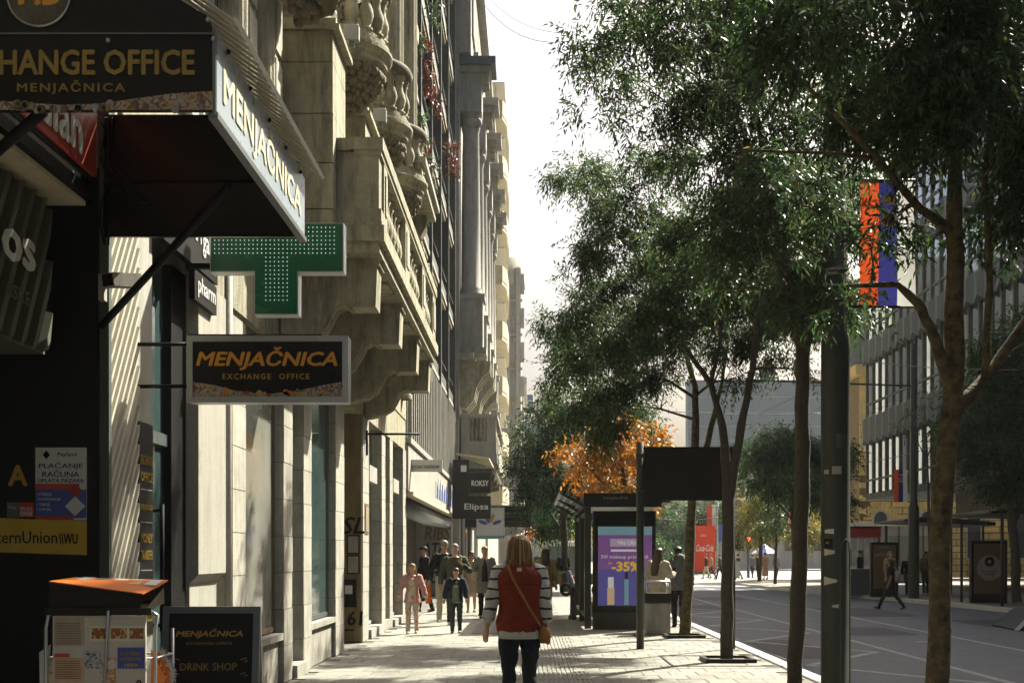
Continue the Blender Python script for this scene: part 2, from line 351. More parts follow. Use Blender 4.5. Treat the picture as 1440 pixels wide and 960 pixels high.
# ribbed tactile strip
tb = MB().box(-.26, .76, 13.5, 42.5, -.0139, -.009)
for i in range(16):
    x = -.19+i*.06
    for j in range(48): tb.box(x, x+.032, 13.55+j*.6, 14.12+j*.6, -.009, .003)
o = tb.build('tactile_paving', 'tile', pav); o['kind'] = 'stuff'
MB().box(-1.15, -.28, 24.2, 28.6, .002, .008).box(-1.1, -.33, 24.25, 28.55, .008, .012).build('service_cover', 'tile_dark', pav)
ks = MB().box(-.1, .1, -.495, .495, -.28, .012).mesh('kerb_stone', 'kerb')
for i in range(50): link(ks, 'kerb_stone', pav, (3.56, 12.5+i+.0, rnd.uniform(-.002, .002)), bevel=.012)
fk = [(13.9, -5), (13.9, 34), (13.5, 40), (12.7, 48), (12.0, 55), (11.5, 64), (11.4, 72), (14, 78)]
far = struct(MB().prism(fk+[(60, 78), (60, -5)], 'z', -.30, .0).build('far_pavement', 'tile'))
for (x0, y0), (x1, y1) in zip(fk[1:-2], fk[2:-1]):
    l = math.hypot(x1-x0, y1-y0); n = int(l/1.0)+1; a = math.atan2(-(x1-x0), y1-y0)
    for i in range(n):
        t = (i+.5)/n; k = link(ks, 'kerb_stone', far, (x0+(x1-x0)*t-.02, y0+(y1-y0)*t, .003), a); k.scale = (1, l/n, 1)

# ================================================================== NEAR SHOP (left edge of the picture)
nb = thing('shop_building', 'dark shop front at the left edge with slatted fascia and red sign above', 'building', (-3.2, 6, 0))
nb.location = (0, 0, 0)
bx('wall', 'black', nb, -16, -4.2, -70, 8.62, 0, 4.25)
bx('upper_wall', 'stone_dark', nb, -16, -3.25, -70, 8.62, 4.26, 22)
bx('side_panel', 'black', nb, -4.2, -2.985, 8.60, 8.66, 0, 4.2)
fas = bx('fascia', 'corrugated_dark', nb, -4.1, -3.2, 4.2, 8.2, 2.85, 3.86)
diag_slats(fas, 'corrugated_dark', -3.2, .05, 4.3, 8.19, 2.86, 3.85, R(62), .16, .62)
text('os', 'white_print', fas, (-3.13, 7.62, 3.40), .50, .20, 'street', .02)
text('ISKE', 'corrugated_dark', fas, (-3.14, 7.66, 3.13), .30, .085, 'street')
bx('soffit', 'cream', nb, -3.95, -3.02, 4.2, 8.45, 3.90, 3.93)
bx('beam', 'black', nb, -3.3, -2.98, 4.2, 8.5, 3.94, 4.02)
bx('beam', 'stone_grey', nb, -3.3, -3.0, 4.2, 8.3, 4.03, 4.07)
bx('beam', 'black', nb, -3.3, -2.985, 4.2, 8.5, 4.072, 4.105)
rs = thing('shop_sign', 'red panel sign with white lettering under the dark canopy at left', 'sign', (0, 0, 0))
bx('panel', 'red', rs, -3.04, -2.97, 6.2, 8.5, 4.11, 5.1)
bx('panel', 'red_deep', rs, -2.97, -2.962, 8.02, 8.5, 4.111, 5.099)
text('meridian', 'white_print', rs, (-2.955, 7.40, 4.31), 1.62, .30, 'street', .02)
bx('door_frame', 'alu_dark', nb, -3.86, -3.80, 8.5, 8.56, 0, 2.8)
MB().tube((-3.83, 8.46, 1.25), (-3.83, 8.46, 1.55), .014).build('door_handle', 'alu', nb)
# posters on the dark panel
def poster_at(x0, x1, y0, y1, Y):
    a = at(x0, y0, Y); b = at(x1, y1, Y); return a.x, b.x, b.z, a.z
YP = 8.585
p = thing('payment_poster', 'white and blue bill payment poster taped to the dark panel', 'poster', (0, 0, 0))
x0, x1, z0, z1 = poster_at(50, 122, 629, 731, YP)
bx('sheet', 'white_print', p, x0, x1, YP-.004, YP, z0, z1)
hw = x1-x0; hh = z1-z0; cx = (x0+x1)/2
bx('blue_band', 'blue_mid', p, x0+.001, x1-.001, YP-.007, YP-.004, z0+.03*hh, z0+.42*hh)
bx('red_band', 'red', p, x0+.001, x1-.05, YP-.0075, YP-.004, z0+.42*hh, z0+.5*hh)
bx('red_band', 'red', p, x0+.001, x1-.09, YP-.009, YP-.007, z0+.001, z0+.055*hh)
MB().prism([(cx+.10, z0+.31*hh), (cx+.15, z0+.405*hh), (cx+.10, z0+.5*hh), (cx+.05, z0+.405*hh)], 'y', YP-.012, YP-.009).build('diamond', 'red_deep', p)
MB().prism([(cx+.10, z0+.06*hh), (cx+.17, z0+.19*hh), (cx+.10, z0+.33*hh), (cx+.03, z0+.19*hh)], 'y', YP-.012, YP-.009).build('diamond', 'white_print', p)
text('PLAĆANJE', 'black', p, (cx, YP-.006, z0+.75*hh), hw*.86, hh*.105)
text('RAČUNA', 'black', p, (cx, YP-.006, z0+.645*hh), hw*.72, hh*.10)
text('UPLATA PAZARA', 'black', p, (cx, YP-.006, z0+.545*hh), hw*.9, hh*.05)
text('PaySpot', 'black', p, (cx+.045, YP-.006, z0+.90*hh), hw*.38, hh*.065)
MB().prism([(cx-.1, z0+.84*hh), (cx-.075, z0+.9*hh), (cx-.1, z0+.96*hh), (cx-.125, z0+.9*hh)], 'y', YP-.008, YP-.004).build('emblem', 'black', p)
for i, s_ in enumerate(('• POREZI', '• KOMUNALIJE', '• TAKSE', '• STRUJA')):
    text(s_, 'white_print', p, (x0+.012+[.28, .46, .26, .28][i]*hw/2, YP-.009, z0+(.355-.07*i)*hh), [.28, .46, .26, .28][i]*hw, hh*.04)
p = thing('money_transfer_sign', 'yellow money transfer sign with black lettering below the payment poster', 'sign')
x0, x1, z0, z1 = poster_at(-60, 122, 728, 780, YP-.012)
MB().add([(x0, YP-.015, z0+.03), (x1, YP-.015, z0-.0), (x1, YP-.015, z1-.02), (x0, YP-.015, z1+.01), (x0, YP-.010, z0+.03), (x1, YP-.010, z0), (x1, YP-.010, z1-.02), (x0, YP-.010, z1+.01)], [(0, 1, 2, 3), (4, 7, 6, 5), (0, 4, 5, 1), (1, 5, 6, 2), (2, 6, 7, 3), (3, 7, 4, 0)]).build('panel', 'yellow', p)
text('WesternUnion', 'black', p, at(18, 755, YP-.017)+Vector((0, 0, 0)), .61, .085, 'cam', .0)
text('\\\\WU', 'black', p, at(96, 757, YP-.017), .13, .075, 'cam', .015)
p = thing('letter_sign', 'yellow capital letter A on the dark panel left of the payment poster', 'sign')
text('A', 'gold', p, at(25, 668, YP-.003), .135, .145, 'cam', .02)
p = thing('payout_sticker', 'small orange sticker with white lettering beside the payment poster', 'sticker')
x0, x1, z0, z1 = poster_at(27, 48, 706, 727, YP); bx('sheet', 'red', p, x0, x1, YP-.003, YP, z0, z1)
text('ISPLATA', 'white_print', p, ((x0+x1)/2, YP-.005, z0+.06), .085, .025); text('OVDE', 'white_print', p, ((x0+x1)/2, YP-.005, z0+.026), .085, .032, bold=.02)
p = thing('grey_sticker', 'small dark grey sticker left of the orange sticker', 'sticker')
x0, x1, z0, z1 = poster_at(10, 26, 706, 728, YP); bx('sheet', 'alu_dark', p, x0, x1, YP-.003, YP, z0, z1); text('Pay', 'white_print', p, ((x0+x1)/2, YP-.005, z0+.07), .05, .02)

# ================================================================== STONE BUILDING A
A = thing('stone_building', 'ornate old stone building with carved balconies beside the pavement at left', 'building')
FX = -2.95
bx('wall', 'stone_dark', A, -14, -3.36, 8.68, 29.5, 0, 24)
bx('upper_wall', 'stone', A, -3.36, FX, 8.68, 29.5, 4.72, 24)
bx('lintel', 'stone', A, -3.36, FX-.02, 10.95, 29.5, 4.0, 4.72)
# diagonal cladding strip beside the dark panel
cl = bx('cladding', 'corrugated', A, -3.36, FX-.055, 8.68, 9.42, 0, 4.72)
diag_slats(cl, 'corrugated', FX-.055, .05, 8.69, 9.41, .02, 4.7, R(55), .085, .62)
bx('corner_post', 'fin_green', A, -3.0, FX+.03, 8.62, 8.675, 0, 4.72)
tp = bx('panel', 'stone_grey', A, -3.36, FX-.03, 9.43, 9.80, 2.55, 4.72)
bx('panel', 'stone_grey', A, -3.36, FX-.03, 9.43, 9.80, 0, .9)
# shop door
bx('door_glass', 'glass_teal', A, -3.30, -3.13, 9.81, 10.60, .12, 4.0)
bx('door_frame', 'black', A, -3.36, -3.06, 10.60, 11.05, 0, 4.0)
bx('door_frame', 'alu_dark', A, -3.13, -3.09, 9.82, 10.60, 2.45, 2.55)
MB().tube((-3.05, 10.3, .9), (-3.05, 10.3, 1.95), .02).tube((-3.05, 10.3, 1.9), (-3.13, 10.3, 1.9), .015).tube((-3.05, 10.3, .95), (-3.13, 10.3, .95), .015).build('door_handle', 'black', A)
# first pier, upper block proud of its foot
pr = [(-3.36, 1.28), (FX-.08, 1.28), (FX, 1.36), (FX, 4.0), (-3.36, 4.0)]
MB().prism(pr, 'y', 11.06, 12.05).build('pier', 'plaster', A)
bx('pier_foot', 'plaster', A, -3.36, FX-.08, 11.06, 12.05, 0, 1.28)
for yy, r in ((12.14, .035), (12.24, .022)): MB().tube((FX+.0, yy, .0), (FX+.0, yy, 4.7), r).build('drain_pipe', 'brown_frame' if r < .03 else 'stone_grey', A)
def pilaster(y0, y1, x=FX, h=4.0, bh=.44, m='stone_pale', xi=-3.36):
    g = thing('pilaster', '', ''); del g['label'], g['category']; g.parent = A; z = 0
    k = 0
    while z < h-.02:
        t = min(h, z+bh); bx('stone_block', m, g, xi, x+rnd.uniform(-.004, .004), y0+.002*(k % 2), y1-.002*(k % 2), z+.004, t-.004); z = t; k += 1
    bx('joint_core', 'stone_dark', g, xi, x-.012, y0+.01, y1-.01, 0, h)
    return g
for y0, y1 in ((12.40, 13.12), (14.88, 15.42), (16.2, 16.78), (18.85, 19.70)): pilaster(y0, y1, FX if y0 > 13 else FX-.05)
for y0, y1 in ((21.9, 22.7), (24.7, 25.3), (26.1, 26.65), (28.8, 29.5)): pilaster(y0, y1)
bx('passage_wall', 'ochre', A, -4.6, FX-.02, 21.86, 21.92, 0, 4.0)
bx('step', 'stone_grey', A, -3.36, FX+.06, 15.43, 16.19, 0, .16); bx('step', 'stone_grey', A, -3.36, FX+.05, 22.72, 24.68, 0, .17); bx('step', 'stone_grey', A, -3.36, FX+.05, 26.66, 28.78, 0, .15); bx('step', 'stone_grey', A, -3.36, FX+.0, 25.32, 26.08, 0, .2)
def shop_window(y0, y1, z0, z1, x=-3.07, m='glass_pale', fm='brown_frame'):
    g = bx('window', fm, A, -3.36, x-.02, y0, y1, z0-.02, z1)
    bx('pane', m, g, x-.02, x-.008, y0+.05, y1-.05, z0+.05, z1-.05)
    for a, b in ((y0, y0+.05), (y1-.05, y1)): bx('frame', fm, g, x-.02, x+.012, a, b, z0, z1)
    bx('frame', fm, g, x-.02, x+.012, y0+.05, y1-.05, z1-.06, z1); bx('frame', fm, g, x-.02, x+.012, y0+.05, y1-.05, z0, z0+.06)
    if z0 > .4:
        bx('sill', 'stone_grey', g, -3.36, FX+.0, y0+.005, y1-.005, z0-.1, z0-.02); bx('parapet', 'stone_pale', g, -3.36, FX-.06, y0+.006, y1-.006, 0, z0-.1)
    return g
shop_window(13.13, 14.87, .62, 4.0); shop_window(16.79, 18.84, .62, 4.0, m='glass_teal', fm='alu_dark')
shop_window(15.43, 16.19, .18, 4.0, x=-3.22, m='glass_teal', fm='fin_green')
shop_window(22.71, 24.69, .19, 4.0, x=-3.15, m='glass_teal', fm='stone_grey'); shop_window(25.31, 26.09, .22, 4.0, x=-3.15, m='glass_teal', fm='fin_green'); shop_window(26.66, 28.79, .17, 4.0, x=-3.15, m='glass_teal', fm='stone_grey')
for i, y in enumerate((23.0, 27.0)): bx('sign_box', 'stone_grey', A, FX-.14, FX-.02, y, y+1.1, 2.9, 3.2)
# notices and graffiti in the passage
g = thing('notice_board', 'two framed notices on the ochre passage wall between graffiti', 'notice')
for z in (1.55, 1.2): bx('frame', 'black', g, -3.22, -3.0, 21.83, 21.855, z, z+.33); bx('sheet', 'stone_grey', g, -3.20, -3.02, 21.82, 21.829, z+.02, z+.31)
g = thing('wall_meter_box', 'small black box on the ochre passage wall below the notices', 'box'); bx('case', 'black', g, -3.3, -3.06, 21.8, 21.855, .62, 1.1); bx('sticker', 'white_print', g, -3.25, -3.12, 21.79, 21.799, .85, 1.0)
g = thing('graffiti', 'black graffiti tags on the ochre passage wall', 'graffiti')
text('SL', 'black', g, (-3.12, 21.85, 2.05), .42, .3, shear=.3, bold=.01); text('161', 'black', g, (-3.14, 21.85, .42), .4, .26, bold=.02, shear=.1); bx('underline', 'black', g, -3.3, -3.1, 21.845, 21.855, .2, .23)
g = thing('brass_plaque', 'small orange brown plaque on the pilaster past the passage', 'plaque'); bx('plate', 'ochre', g, FX, FX+.02, 22.15, 22.55, 1.95, 2.4); bx('border', 'wood', g, FX, FX+.012, 22.1, 22.6, 1.9, 2.45)
# ---- consoles and long balcony
YB0, YB1, BX = 14.35, 22.6, -1.74
def console(y):
    W = .42; pts = [(FX, 4.0), (FX+.12, 4.02), (FX+.3, 4.06), (FX+.46, 4.16), (FX+.55, 4.32), (FX+.62, 4.46), (FX+.74, 4.52), (FX+.83, 4.46), (FX+1.12, 4.46), (FX+1.14, 4.95), (FX, 4.95)]
    c = MB().prism(pts, 'y', y, y+W).build('console', 'stone', A)
    # fluted scroll lip on the underside
    for j in range(4):
        q = MB(); yy = y+.05+j*.09
        q.loft([(a, yy+.02, b-.012) for a, b in pts[:8]], .022, 6).build('scroll_rib', 'stone', c)
    bx('console_cap', 'stone', c, FX, FX+1.17, y-.03, y+W+.03, 4.95, 5.02)
    return c
for y in (14.7, 17.3, 19.9, 22.2): console(y)
bal = bx('balcony', 'stone', A, FX, BX, YB0, YB1, 5.02, 5.14)
bx('cornice', 'stone', bal, FX, BX+.06, YB0-.06, YB1+.06, 5.14, 5.32); bx('cornice', 'stone', bal, FX, BX+.03, YB0-.03, YB1+.03, 5.32, 5.37)
bx('end_wall', 'stone', bal, FX+.2, BX-.01, YB0+.02, YB0+.3, 5.37, 6.18); bx('end_wall', 'stone', bal, FX+.2, BX-.01, YB1-.3, YB1-.02, 5.37, 6.18)
bx('end_plinth', 'stone', bal, FX+.18, BX+.02, YB0-.01, YB0+.34, 5.37, 5.52)
bx('handrail', 'stone', bal, BX-.34, BX+.04, YB0-.02, YB1+.04, 6.20, 6.34); bx('handrail', 'stone', bal, BX-.30, BX+.02, YB0+.0, YB1+.02, 6.14, 6.20)
bx('end_cap', 'stone', bal, FX+.16, BX-.34, YB0-.02, YB0+.34, 6.19, 6.33)
bp = MB().lathe([(.05, 0), (.075, .02), (.075, .05), (.045, .07), (.06, .12), (.085, .24), (.075, .34), (.045, .46), (.04, .55), (.06, .60), (.045, .63), (.075, .66), (.075, .70)], 10).mesh('baluster', 'stone')
for y0, y1 in ((14.66, 15.0), (17.2, 17.75), (19.85, 20.4), (22.0, 22.58)):
    bx('parapet_pier', 'stone', bal, BX-.28, BX+.015, y0, y1, 5.371, 6.15); bx('panel_relief', 'stone_pale', bal, BX+.015, BX+.03, y0+.1, y1-.1, 5.55, 6.02)
for a, b in ((15.0, 17.2), (17.75, 19.85), (20.4, 22.0)):
    n = 6
    for i in range(n): link(bp, 'baluster', bal, (BX-.12, a+(i+.5)*(b-a)/n, 5.38)).scale = (1.25, 1.25, 1.08)
for y in (15.9, 18.6, 21.2): bx('soffit_coffer', 'stone', bal, FX+.2, BX-.08, y, y+.85, 4.98, 5.02)
# ---- piers with blocks, columns, round balconies
def fluted(r, z0, z1, n=14, name='column', m='stone', p=A, loc=(0, 0, 0)):
    pts = []
    for i in range(n*3):
        t = 2*math.pi*i/(n*3); rr = r*(.93 if i % 3 == 1 else 1); pts.append((rr*math.cos(t), rr*math.sin(t)))
    b = MB().prism(pts, 'z', z0, z1); b.lathe([(r*1.28, z0-.30), (r*1.30, z0-.22), (r*1.18, z0-.18), (r*1.12, z0-.12), (r*1.22, z0-.08), (r*1.2, z0-.03), (r*1.02, z0)], 20)
    return b.build(name, m, p, loc)
for k, y in enumerate((14.1, 16.85, 19.6, 22.35, 25.1)):
    pg = bx('pier_core', 'stone_dark', A, FX, -2.27, y+.03, y+.92, 4.9, 7.4)
    z = 5.03
    for hgt in (.42, .52, .56, .58, .36): bx('stone_block', 'stone', pg, FX, -2.24+rnd.uniform(-.004, .004), y, y+.95, z+.006, z+hgt-.006); z += hgt
    bx('cap', 'stone', pg, FX, -2.16, y-.05, y+1.02, 7.47, 7.53); bx('cap', 'stone', pg, FX, -2.20, y-.03, y+.99, 7.53, 7.60)
    fluted(.30, 7.92, 13.5, loc=(FX+.32, y+.48, 0))
    for zz_ in (8.6, 12): bx('quoin', 'stone', A, FX, FX+.12, y-.6, y-.15, zz_, zz_+2.9)
for y in (12.05, 13.3):
    pl = bx('side_pilaster', 'stone', A, FX, FX+.20, y, y+.42, 4.75, 14); z = 4.8
    while z < 13: bx('panel_relief', 'stone_pale', pl, FX+.2, FX+.225, y+.05, y+.37, z, z+.62); z += .72
    fluted(.16, 5.4, 14, 10, loc=(FX+.14, y-.38, 0))
for y in (10.3, 11.0): 
    wdw = bx('window', 'white', A, FX, FX+.06, y, y+.55, 5.3, 9.0); bx('pane', 'glass', wdw, FX+.06, FX+.068, y+.06, y+.49, 5.36, 8.94)
    for zz_ in (6.2, 7.1, 8.0): bx('muntin', 'white', wdw, FX+.068, FX+.09, y+.06, y+.49, zz_, zz_+.05)
def round_balcony(y, zb):
    cx_ = FX+.42; r = .76
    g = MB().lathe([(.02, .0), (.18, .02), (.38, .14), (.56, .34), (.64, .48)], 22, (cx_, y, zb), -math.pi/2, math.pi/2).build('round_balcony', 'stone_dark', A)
    ro = random.Random(int(y*10)); lf = MB()
    for ring, (rr, zz_, n) in enumerate(((.16, .0, 5), (.26, .05, 9), (.36, .12, 12), (.44, .19, 15), (.51, .26, 17), (.57, .34, 19), (.61, .42, 21))):
        for i in range(n):
            t = -math.pi/2+math.pi*(i+.5+ro.uniform(-.2, .2))/n
            lf.ball((cx_+rr*math.cos(t), y+rr*math.sin(t), zb+zz_+ro.uniform(-.02, .02)), .062*ro.uniform(.7, 1.2), .05*ro.uniform(.8, 1.2), .06*ro.uniform(.8, 1.4), 7, 5)
    lf.build('carved_leaves', 'basket', g)['kind'] = 'stuff'
    MB().lathe([(.5, .46), (.64, .47), (.64, .52), (.69, .54), (.69, .60), (.735, .63), (.76, .67), (.76, .71), (.72, .73), (.72, .79), (.68, .80), (.68, .86), (.3, .86)], 26, (cx_, y, zb), -math.pi/2, math.pi/2, False).build('rim', 'stone', g)
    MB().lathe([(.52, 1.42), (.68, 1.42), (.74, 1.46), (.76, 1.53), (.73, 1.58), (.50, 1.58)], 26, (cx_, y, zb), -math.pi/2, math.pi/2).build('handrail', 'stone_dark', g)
    for i in range(9):
        t = -math.pi/2+math.pi*(i+.5)/9; link(bp, 'baluster', g, (cx_+.62*math.cos(t), y+.62*math.sin(t), zb+.86)).scale = (1.15, 1.15, .80)
    return g
for y, zb in ((13.2, 7.25), (15.95, 7.2), (18.7, 7.2), (21.45, 7.2)): round_balcony(y, zb)
# hood on scroll brackets above the balcony door, floodlights
hd = bx('hood', 'stone', A, FX, -1.85, 21.2, 24.3, 8.02, 8.2); bx('hood_cornice', 'stone_pale', hd, FX, -1.78, 21.15, 24.35, 8.2, 8.3)
for y in (21.3, 23.8):
    MB().prism([(FX, 6.9), (FX+.2, 6.85), (FX+.36, 7.0), (FX+.42, 7.25), (FX+.55, 7.5), (FX+.85, 7.62), (FX+.95, 7.8), (FX+.95, 8.02), (FX, 8.02)], 'y', y, y+.35).build('scroll_bracket', 'stone', hd)
for i, (y, z) in enumerate(((14.9, 7.6), (17.7, 7.6), (20.6, 6.34), (21.7, 6.34))):
    g = thing('floodlight', ('grey floodlight on the nearest stone pier cap', 'grey floodlight on the second stone pier cap', 'grey floodlight on the balcony rail below the round balcony', 'farthest grey floodlight on the balcony rail')[i], 'floodlight', (-2.14 if i < 2 else -1.85, y, z), group='floodlights on the stone facade')
    MB().box(-.03, .03, -.02, .02, 0, .07).build('bracket', 'alu_dark', g); MB().box(-.09, .09, -.06, .06, .07, .26).build('housing', 'lamp_grey', g, bevel=.01); MB().box(-.07, .07, .06, .065, .09, .24).build('lens', 'glass', g)
# far end strips and upper storeys
for y in (25.6, 27.2, 28.6): fluted(.16, 5.4, 24, 10, loc=(FX+.02, y, 0))
bx('string_course', 'stone', A, FX, FX+.3, 8.7, 29.5, 13.6, 13.95)
for y in (15.6, 18.3, 21.0): 
    wdw = bx('window', 'stone_pale', A, FX, FX+.05, y, y+1.05, 5.4, 7.1); bx('pane', 'glass', wdw, FX+.05, FX+.058, y+.12, y+.93, 5.4, 6.95)
# ================================================================== SIGNS ON THE STONE BUILDING
K = thing('sign_canopy', 'dark gabled canopy sign with gold exchange office lettering over the shop', 'canopy')
cx0, cx1, cya, cyb, cz = -2.94, -1.56, 6.14, 8.60, 3.72
gable = [(cx0, cz), (cx1, cz), (cx1, cz+.40), (cx1-.04, cz+.47), (cx0+.72, cz+.84), (cx0, cz+.84)]
for y, nm in ((cya, 'front_panel'), (cyb-.03, 'rear_panel')): MB().prism(gable, 'y', y, y+.03).build(nm, 'black_print' if y < 7 else 'black_gloss', K)
bx('side_fascia', 'blue_lit', K, cx1-.03, cx1+.004, cya+.031, cyb-.031, cz+.004, cz+.40)
bx('side_trim', 'alu_dark', K, cx1-.035, cx1+.012, cya+.02, cyb+.01, cz-.03, cz+.002)
bx('side_trim', 'alu_dark', K, cx1-.008, cx1+.008, cya-.006, cya+.0, cz-.02, cz+.41)
text('MENJAČNICA', 'cream_print', K, (cx1+.008, (cya+cyb)/2-.02, cz+.185), 2.12, .30, 'street', .014, th=.003)
# ribbed translucent roof sheet with overhang
rp = MB(); nrib = 46
for i in range(nrib):
    y = cya-.02+(cyb-cya+.1)*i/nrib; d = (cyb-cya+.1)/nrib
    for (xa, za), (xb, zb) in (((cx0, cz+.99), (cx0+.70, cz+.99)), ((cx0+.70, cz+.99), (cx1+.10, cz+.445))):
        u = .012 if i % 2 else 0
        rp.add([(xa, y, za+u), (xb, y, zb+u), (xb, y+d, zb+u), (xa, y+d, za+u), (xa, y, za+u-.01), (xb, y, zb+u-.01), (xb, y+d, zb+u-.01), (xa, y+d, za+u-.01)], [(0, 1, 2, 3), (4, 7, 6, 5), (0, 4, 5, 1), (1, 5, 6, 2), (2, 6, 7, 3), (3, 7, 4, 0)])
o = rp.build('roof_sheet', 'corrugated', K)
MB().prism([(cx1+.10, cz+.455), (cx1+.125, cz+.44), (cx1+.105, cz+.43)], 'y', cya-.03, cyb+.09).build('roof_edge', 'alu', K)
for i in range(5): MB().ball((cx1+.008, cya+.25+i*.5, cz+.39), .014, seg=6, rings=4).build('bolt', 'black', K)
bx('seam', 'alu_dark', K, cx0, cx1, cya-.006, cya-.001, cz+.376, cz+.383)
bx('rear_seam', 'black', K, cx0, cx1, cyb-.045, cyb-.031, cz+.37, cz+.385)
text('EXCHANGE OFFICE', 'gold_dim', K, at(98, 88, cya-.004), 352/F*cya, 36/F*cya, 'cam', .018)
text('MENJAČNICA', 'gold_dim', K, at(100, 123, cya-.004), 152/F*cya, 20/F*cya, 'cam', .012, space=1.25)
# banknote edge and round emblem
a = at(-110, 157, cya); note = MB()
pts = [at(x, y, cya-.003) for x, y in ((303, 128), (240, 132), (190, 139), (140, 146), (90, 148), (40, 145), (0, 142), (-60, 138), (-110, 140))]
poly = [(q.x, q.z) for q in pts]+[(a.x, cz+.003), (pts[0].x, cz+.003)]
MB().prism(poly, 'y', cya-.005, cya-.001).build('banknote_edge', 'photo_notes', K)
ro = random.Random(3)
for i in range(26):
    x = ro.uniform(-60, 298); yb = 150-14*abs((x-90)/210); q = at(x, ro.uniform(yb, 155), cya-.007)
    MB().lathe([(.001, 0), (.022*ro.uniform(.5, 1), 0), (.02, .004)], 8).xf(Matrix.Translation(q) @ Matrix.Rotation(R(90), 4, 'X')).build('printed_coin', ro.choice(['gold_dim', 'stone_grey', 'ochre', 'stone', 'wood']), K)
MB().lathe([(.001, 0), (.157, 0), (.157, .006), (.001, .006)], 32).xf(Matrix.Translation(at(55, -6, cya-.0015)) @ Matrix.Rotation(R(90), 4, 'X')).build('emblem', 'stone_dark', K)
MB().lathe([(.150, 0), (.158, 0), (.158, .009), (.150, .009)], 32).xf(Matrix.Translation(at(55, -6, cya-.0015)) @ Matrix.Rotation(R(90), 4, 'X')).build('emblem_ring', 'alu', K)
text('MB', 'orange_print', K, at(55, -8, cya-.012), .21, .11, 'cam', .03, .2)
for x, y in ((152, 57), (300, 55), (292, 28), (133, 155)): MB().ball(at(x, y, cya-.002), .012, seg=6, rings=4).build('bolt', 'alu', K)
# braces
MB().tube(at(143, 458, 8.58), at(322, 262, 7.4), .028, 6).build('brace', 'black', K); MB().tube(at(-60, 262, 6.6), at(60, 157, 6.2), .03, 6).build('brace', 'black', K)
for i in range(4):
    ro = random.Random(i); pts = [at(140+i*4+ro.uniform(-6, 10), 165+k*30, 8.55) for k in range(7)]; pts[3] += Vector((.08+.06*i, 0, -.05*i))
    MB().loft(pts, .006, 5).build('cable', 'black', K)
# security camera
g = thing('security_camera', 'white boxy security camera below the dark canopy', 'security camera')
MB().box(-2.97, -2.93, 8.55, 8.62, 3.28, 3.46).build('mount', 'stone_grey', g)
q = at(182, 395, 8.5); MB().box(-.055, .055, -.17, .06, -.045, .045).xf(Matrix.Translation(q) @ Matrix.Rotation(R(-35), 4, 'Z') @ Matrix.Rotation(R(8), 4, 'X')).build('housing', 'plaster', g)
MB().tube((-2.93, 8.58, 3.38), q+Vector((-.03, .02, -.02)), .018).build('arm', 'stone_grey', g)
MB().box(-.05, .05, -.182, -.171, -.04, .04).xf(Matrix.Translation(q) @ Matrix.Rotation(R(-35), 4, 'Z') @ Matrix.Rotation(R(8), 4, 'X')).build('lens', 'black', g)
# hanging exchange sign
H = thing('hanging_sign', 'hanging black lightbox with orange exchange lettering in aluminium frame', 'sign')
Y = 9.37; a = at(263, 472, Y); b = at(490, 566, Y); x0, x1, z1, z0 = a.x, b.x, a.z, b.z
bx('case', 'alu', H, x0+.004, x1-.004, Y+.012, Y+.16, z0+.004, z1-.004)
for nm, q in (('frame', (x0, x1, z1-.045, z1)), ('frame', (x0, x1, z0, z0+.045)), ('frame', (x0, x0+.045, z0+.045, z1-.045)), ('frame', (x1-.045, x1, z0+.045, z1-.045))): bx(nm, 'alu', H, q[0], q[1], Y-.015, Y+.012, q[2], q[3])
bx('face', 'black_print', H, x0+.045, x1-.045, Y, Y+.01, z0+.045, z1-.045)
text('MENJAČNICA', 'orange_print', H, at(375, 504, Y-.003), 199/F*Y, 33/F*Y, 'cam', .018, .22)
text('EXCHANGE  OFFICE', 'gold', H, at(374, 529, Y-.003), 122/F*Y, 8/F*Y, 'cam', .01, space=1.35)
pts = [at(x, y, Y) for x, y in ((271, 537), (300, 541), (330, 549), (375, 554), (420, 549), (450, 542), (480, 537))]
MB().prism([(q.x, q.z) for q in pts]+[(x1-.046, z0+.046), (x0+.046, z0+.046)], 'y', Y-.004, Y-.001).build('banknote_edge', 'photo_notes', H)
ro = random.Random(5)
for i in range(22):
    x = ro.uniform(274, 478); q = at(x, ro.uniform(553-11*abs((x-375)/105), 555), Y-.006)
    MB().lathe([(.001, 0), (.024*ro.uniform(.4, 1), 0)], 8).xf(Matrix.Translation(q) @ Matrix.Rotation(R(90), 4, 'X')).build('printed_coin', ro.choice(['gold', 'orange', 'stone', 'red_deep', 'peach', 'stone_grey']), H)
for yy in (484, 543): MB().tube(at(193, yy, Y+.06), at(264, yy, Y+.06), .016, 6).build('rod', 'black', H)
bx('top_rail', 'black', H, x0-.02, x1-.22, Y+.1, Y+.14, z1+.003, z1+.03)
# green pharmacy cross
G = thing('pharmacy_cross', 'green illuminated pharmacy cross hanging behind the exchange signs', 'sign')
Y = 10.6
def crossp(g_): 
    a = at(295+g_, 252+g_, Y); b = at(483-g_, 442-g_, Y); c = at(357+g_, 313+g_, Y); d = at(419-g_, 382-g_, Y)
    return [(c.x, a.z), (d.x, a.z), (d.x, c.z), (b.x, c.z), (b.x, d.z), (d.x, d.z), (d.x, b.z), (c.x, b.z), (c.x, d.z), (a.x, d.z), (a.x, c.z), (c.x, c.z)]
MB().prism(crossp(0), 'y', Y+.01, Y+.16).build('case', 'alu', G); MB().prism(crossp(1.5), 'y', Y, Y+.0099).build('face', 'green_sign', G)
led = MB()
for i in range(30):
    for j in range(30):
        x = 302+i*6.0; y = 260+j*6.0
        inv = 364 < x < 412; inh = 318 < y < 362
        if inh and x < 476 and y < 360 or (373 < x < 405 and 258 < y < 424):
            q = at(x, y, Y); led.ball((q.x, Y-.003, q.z), .0042, .003, .0042, 5, 3)
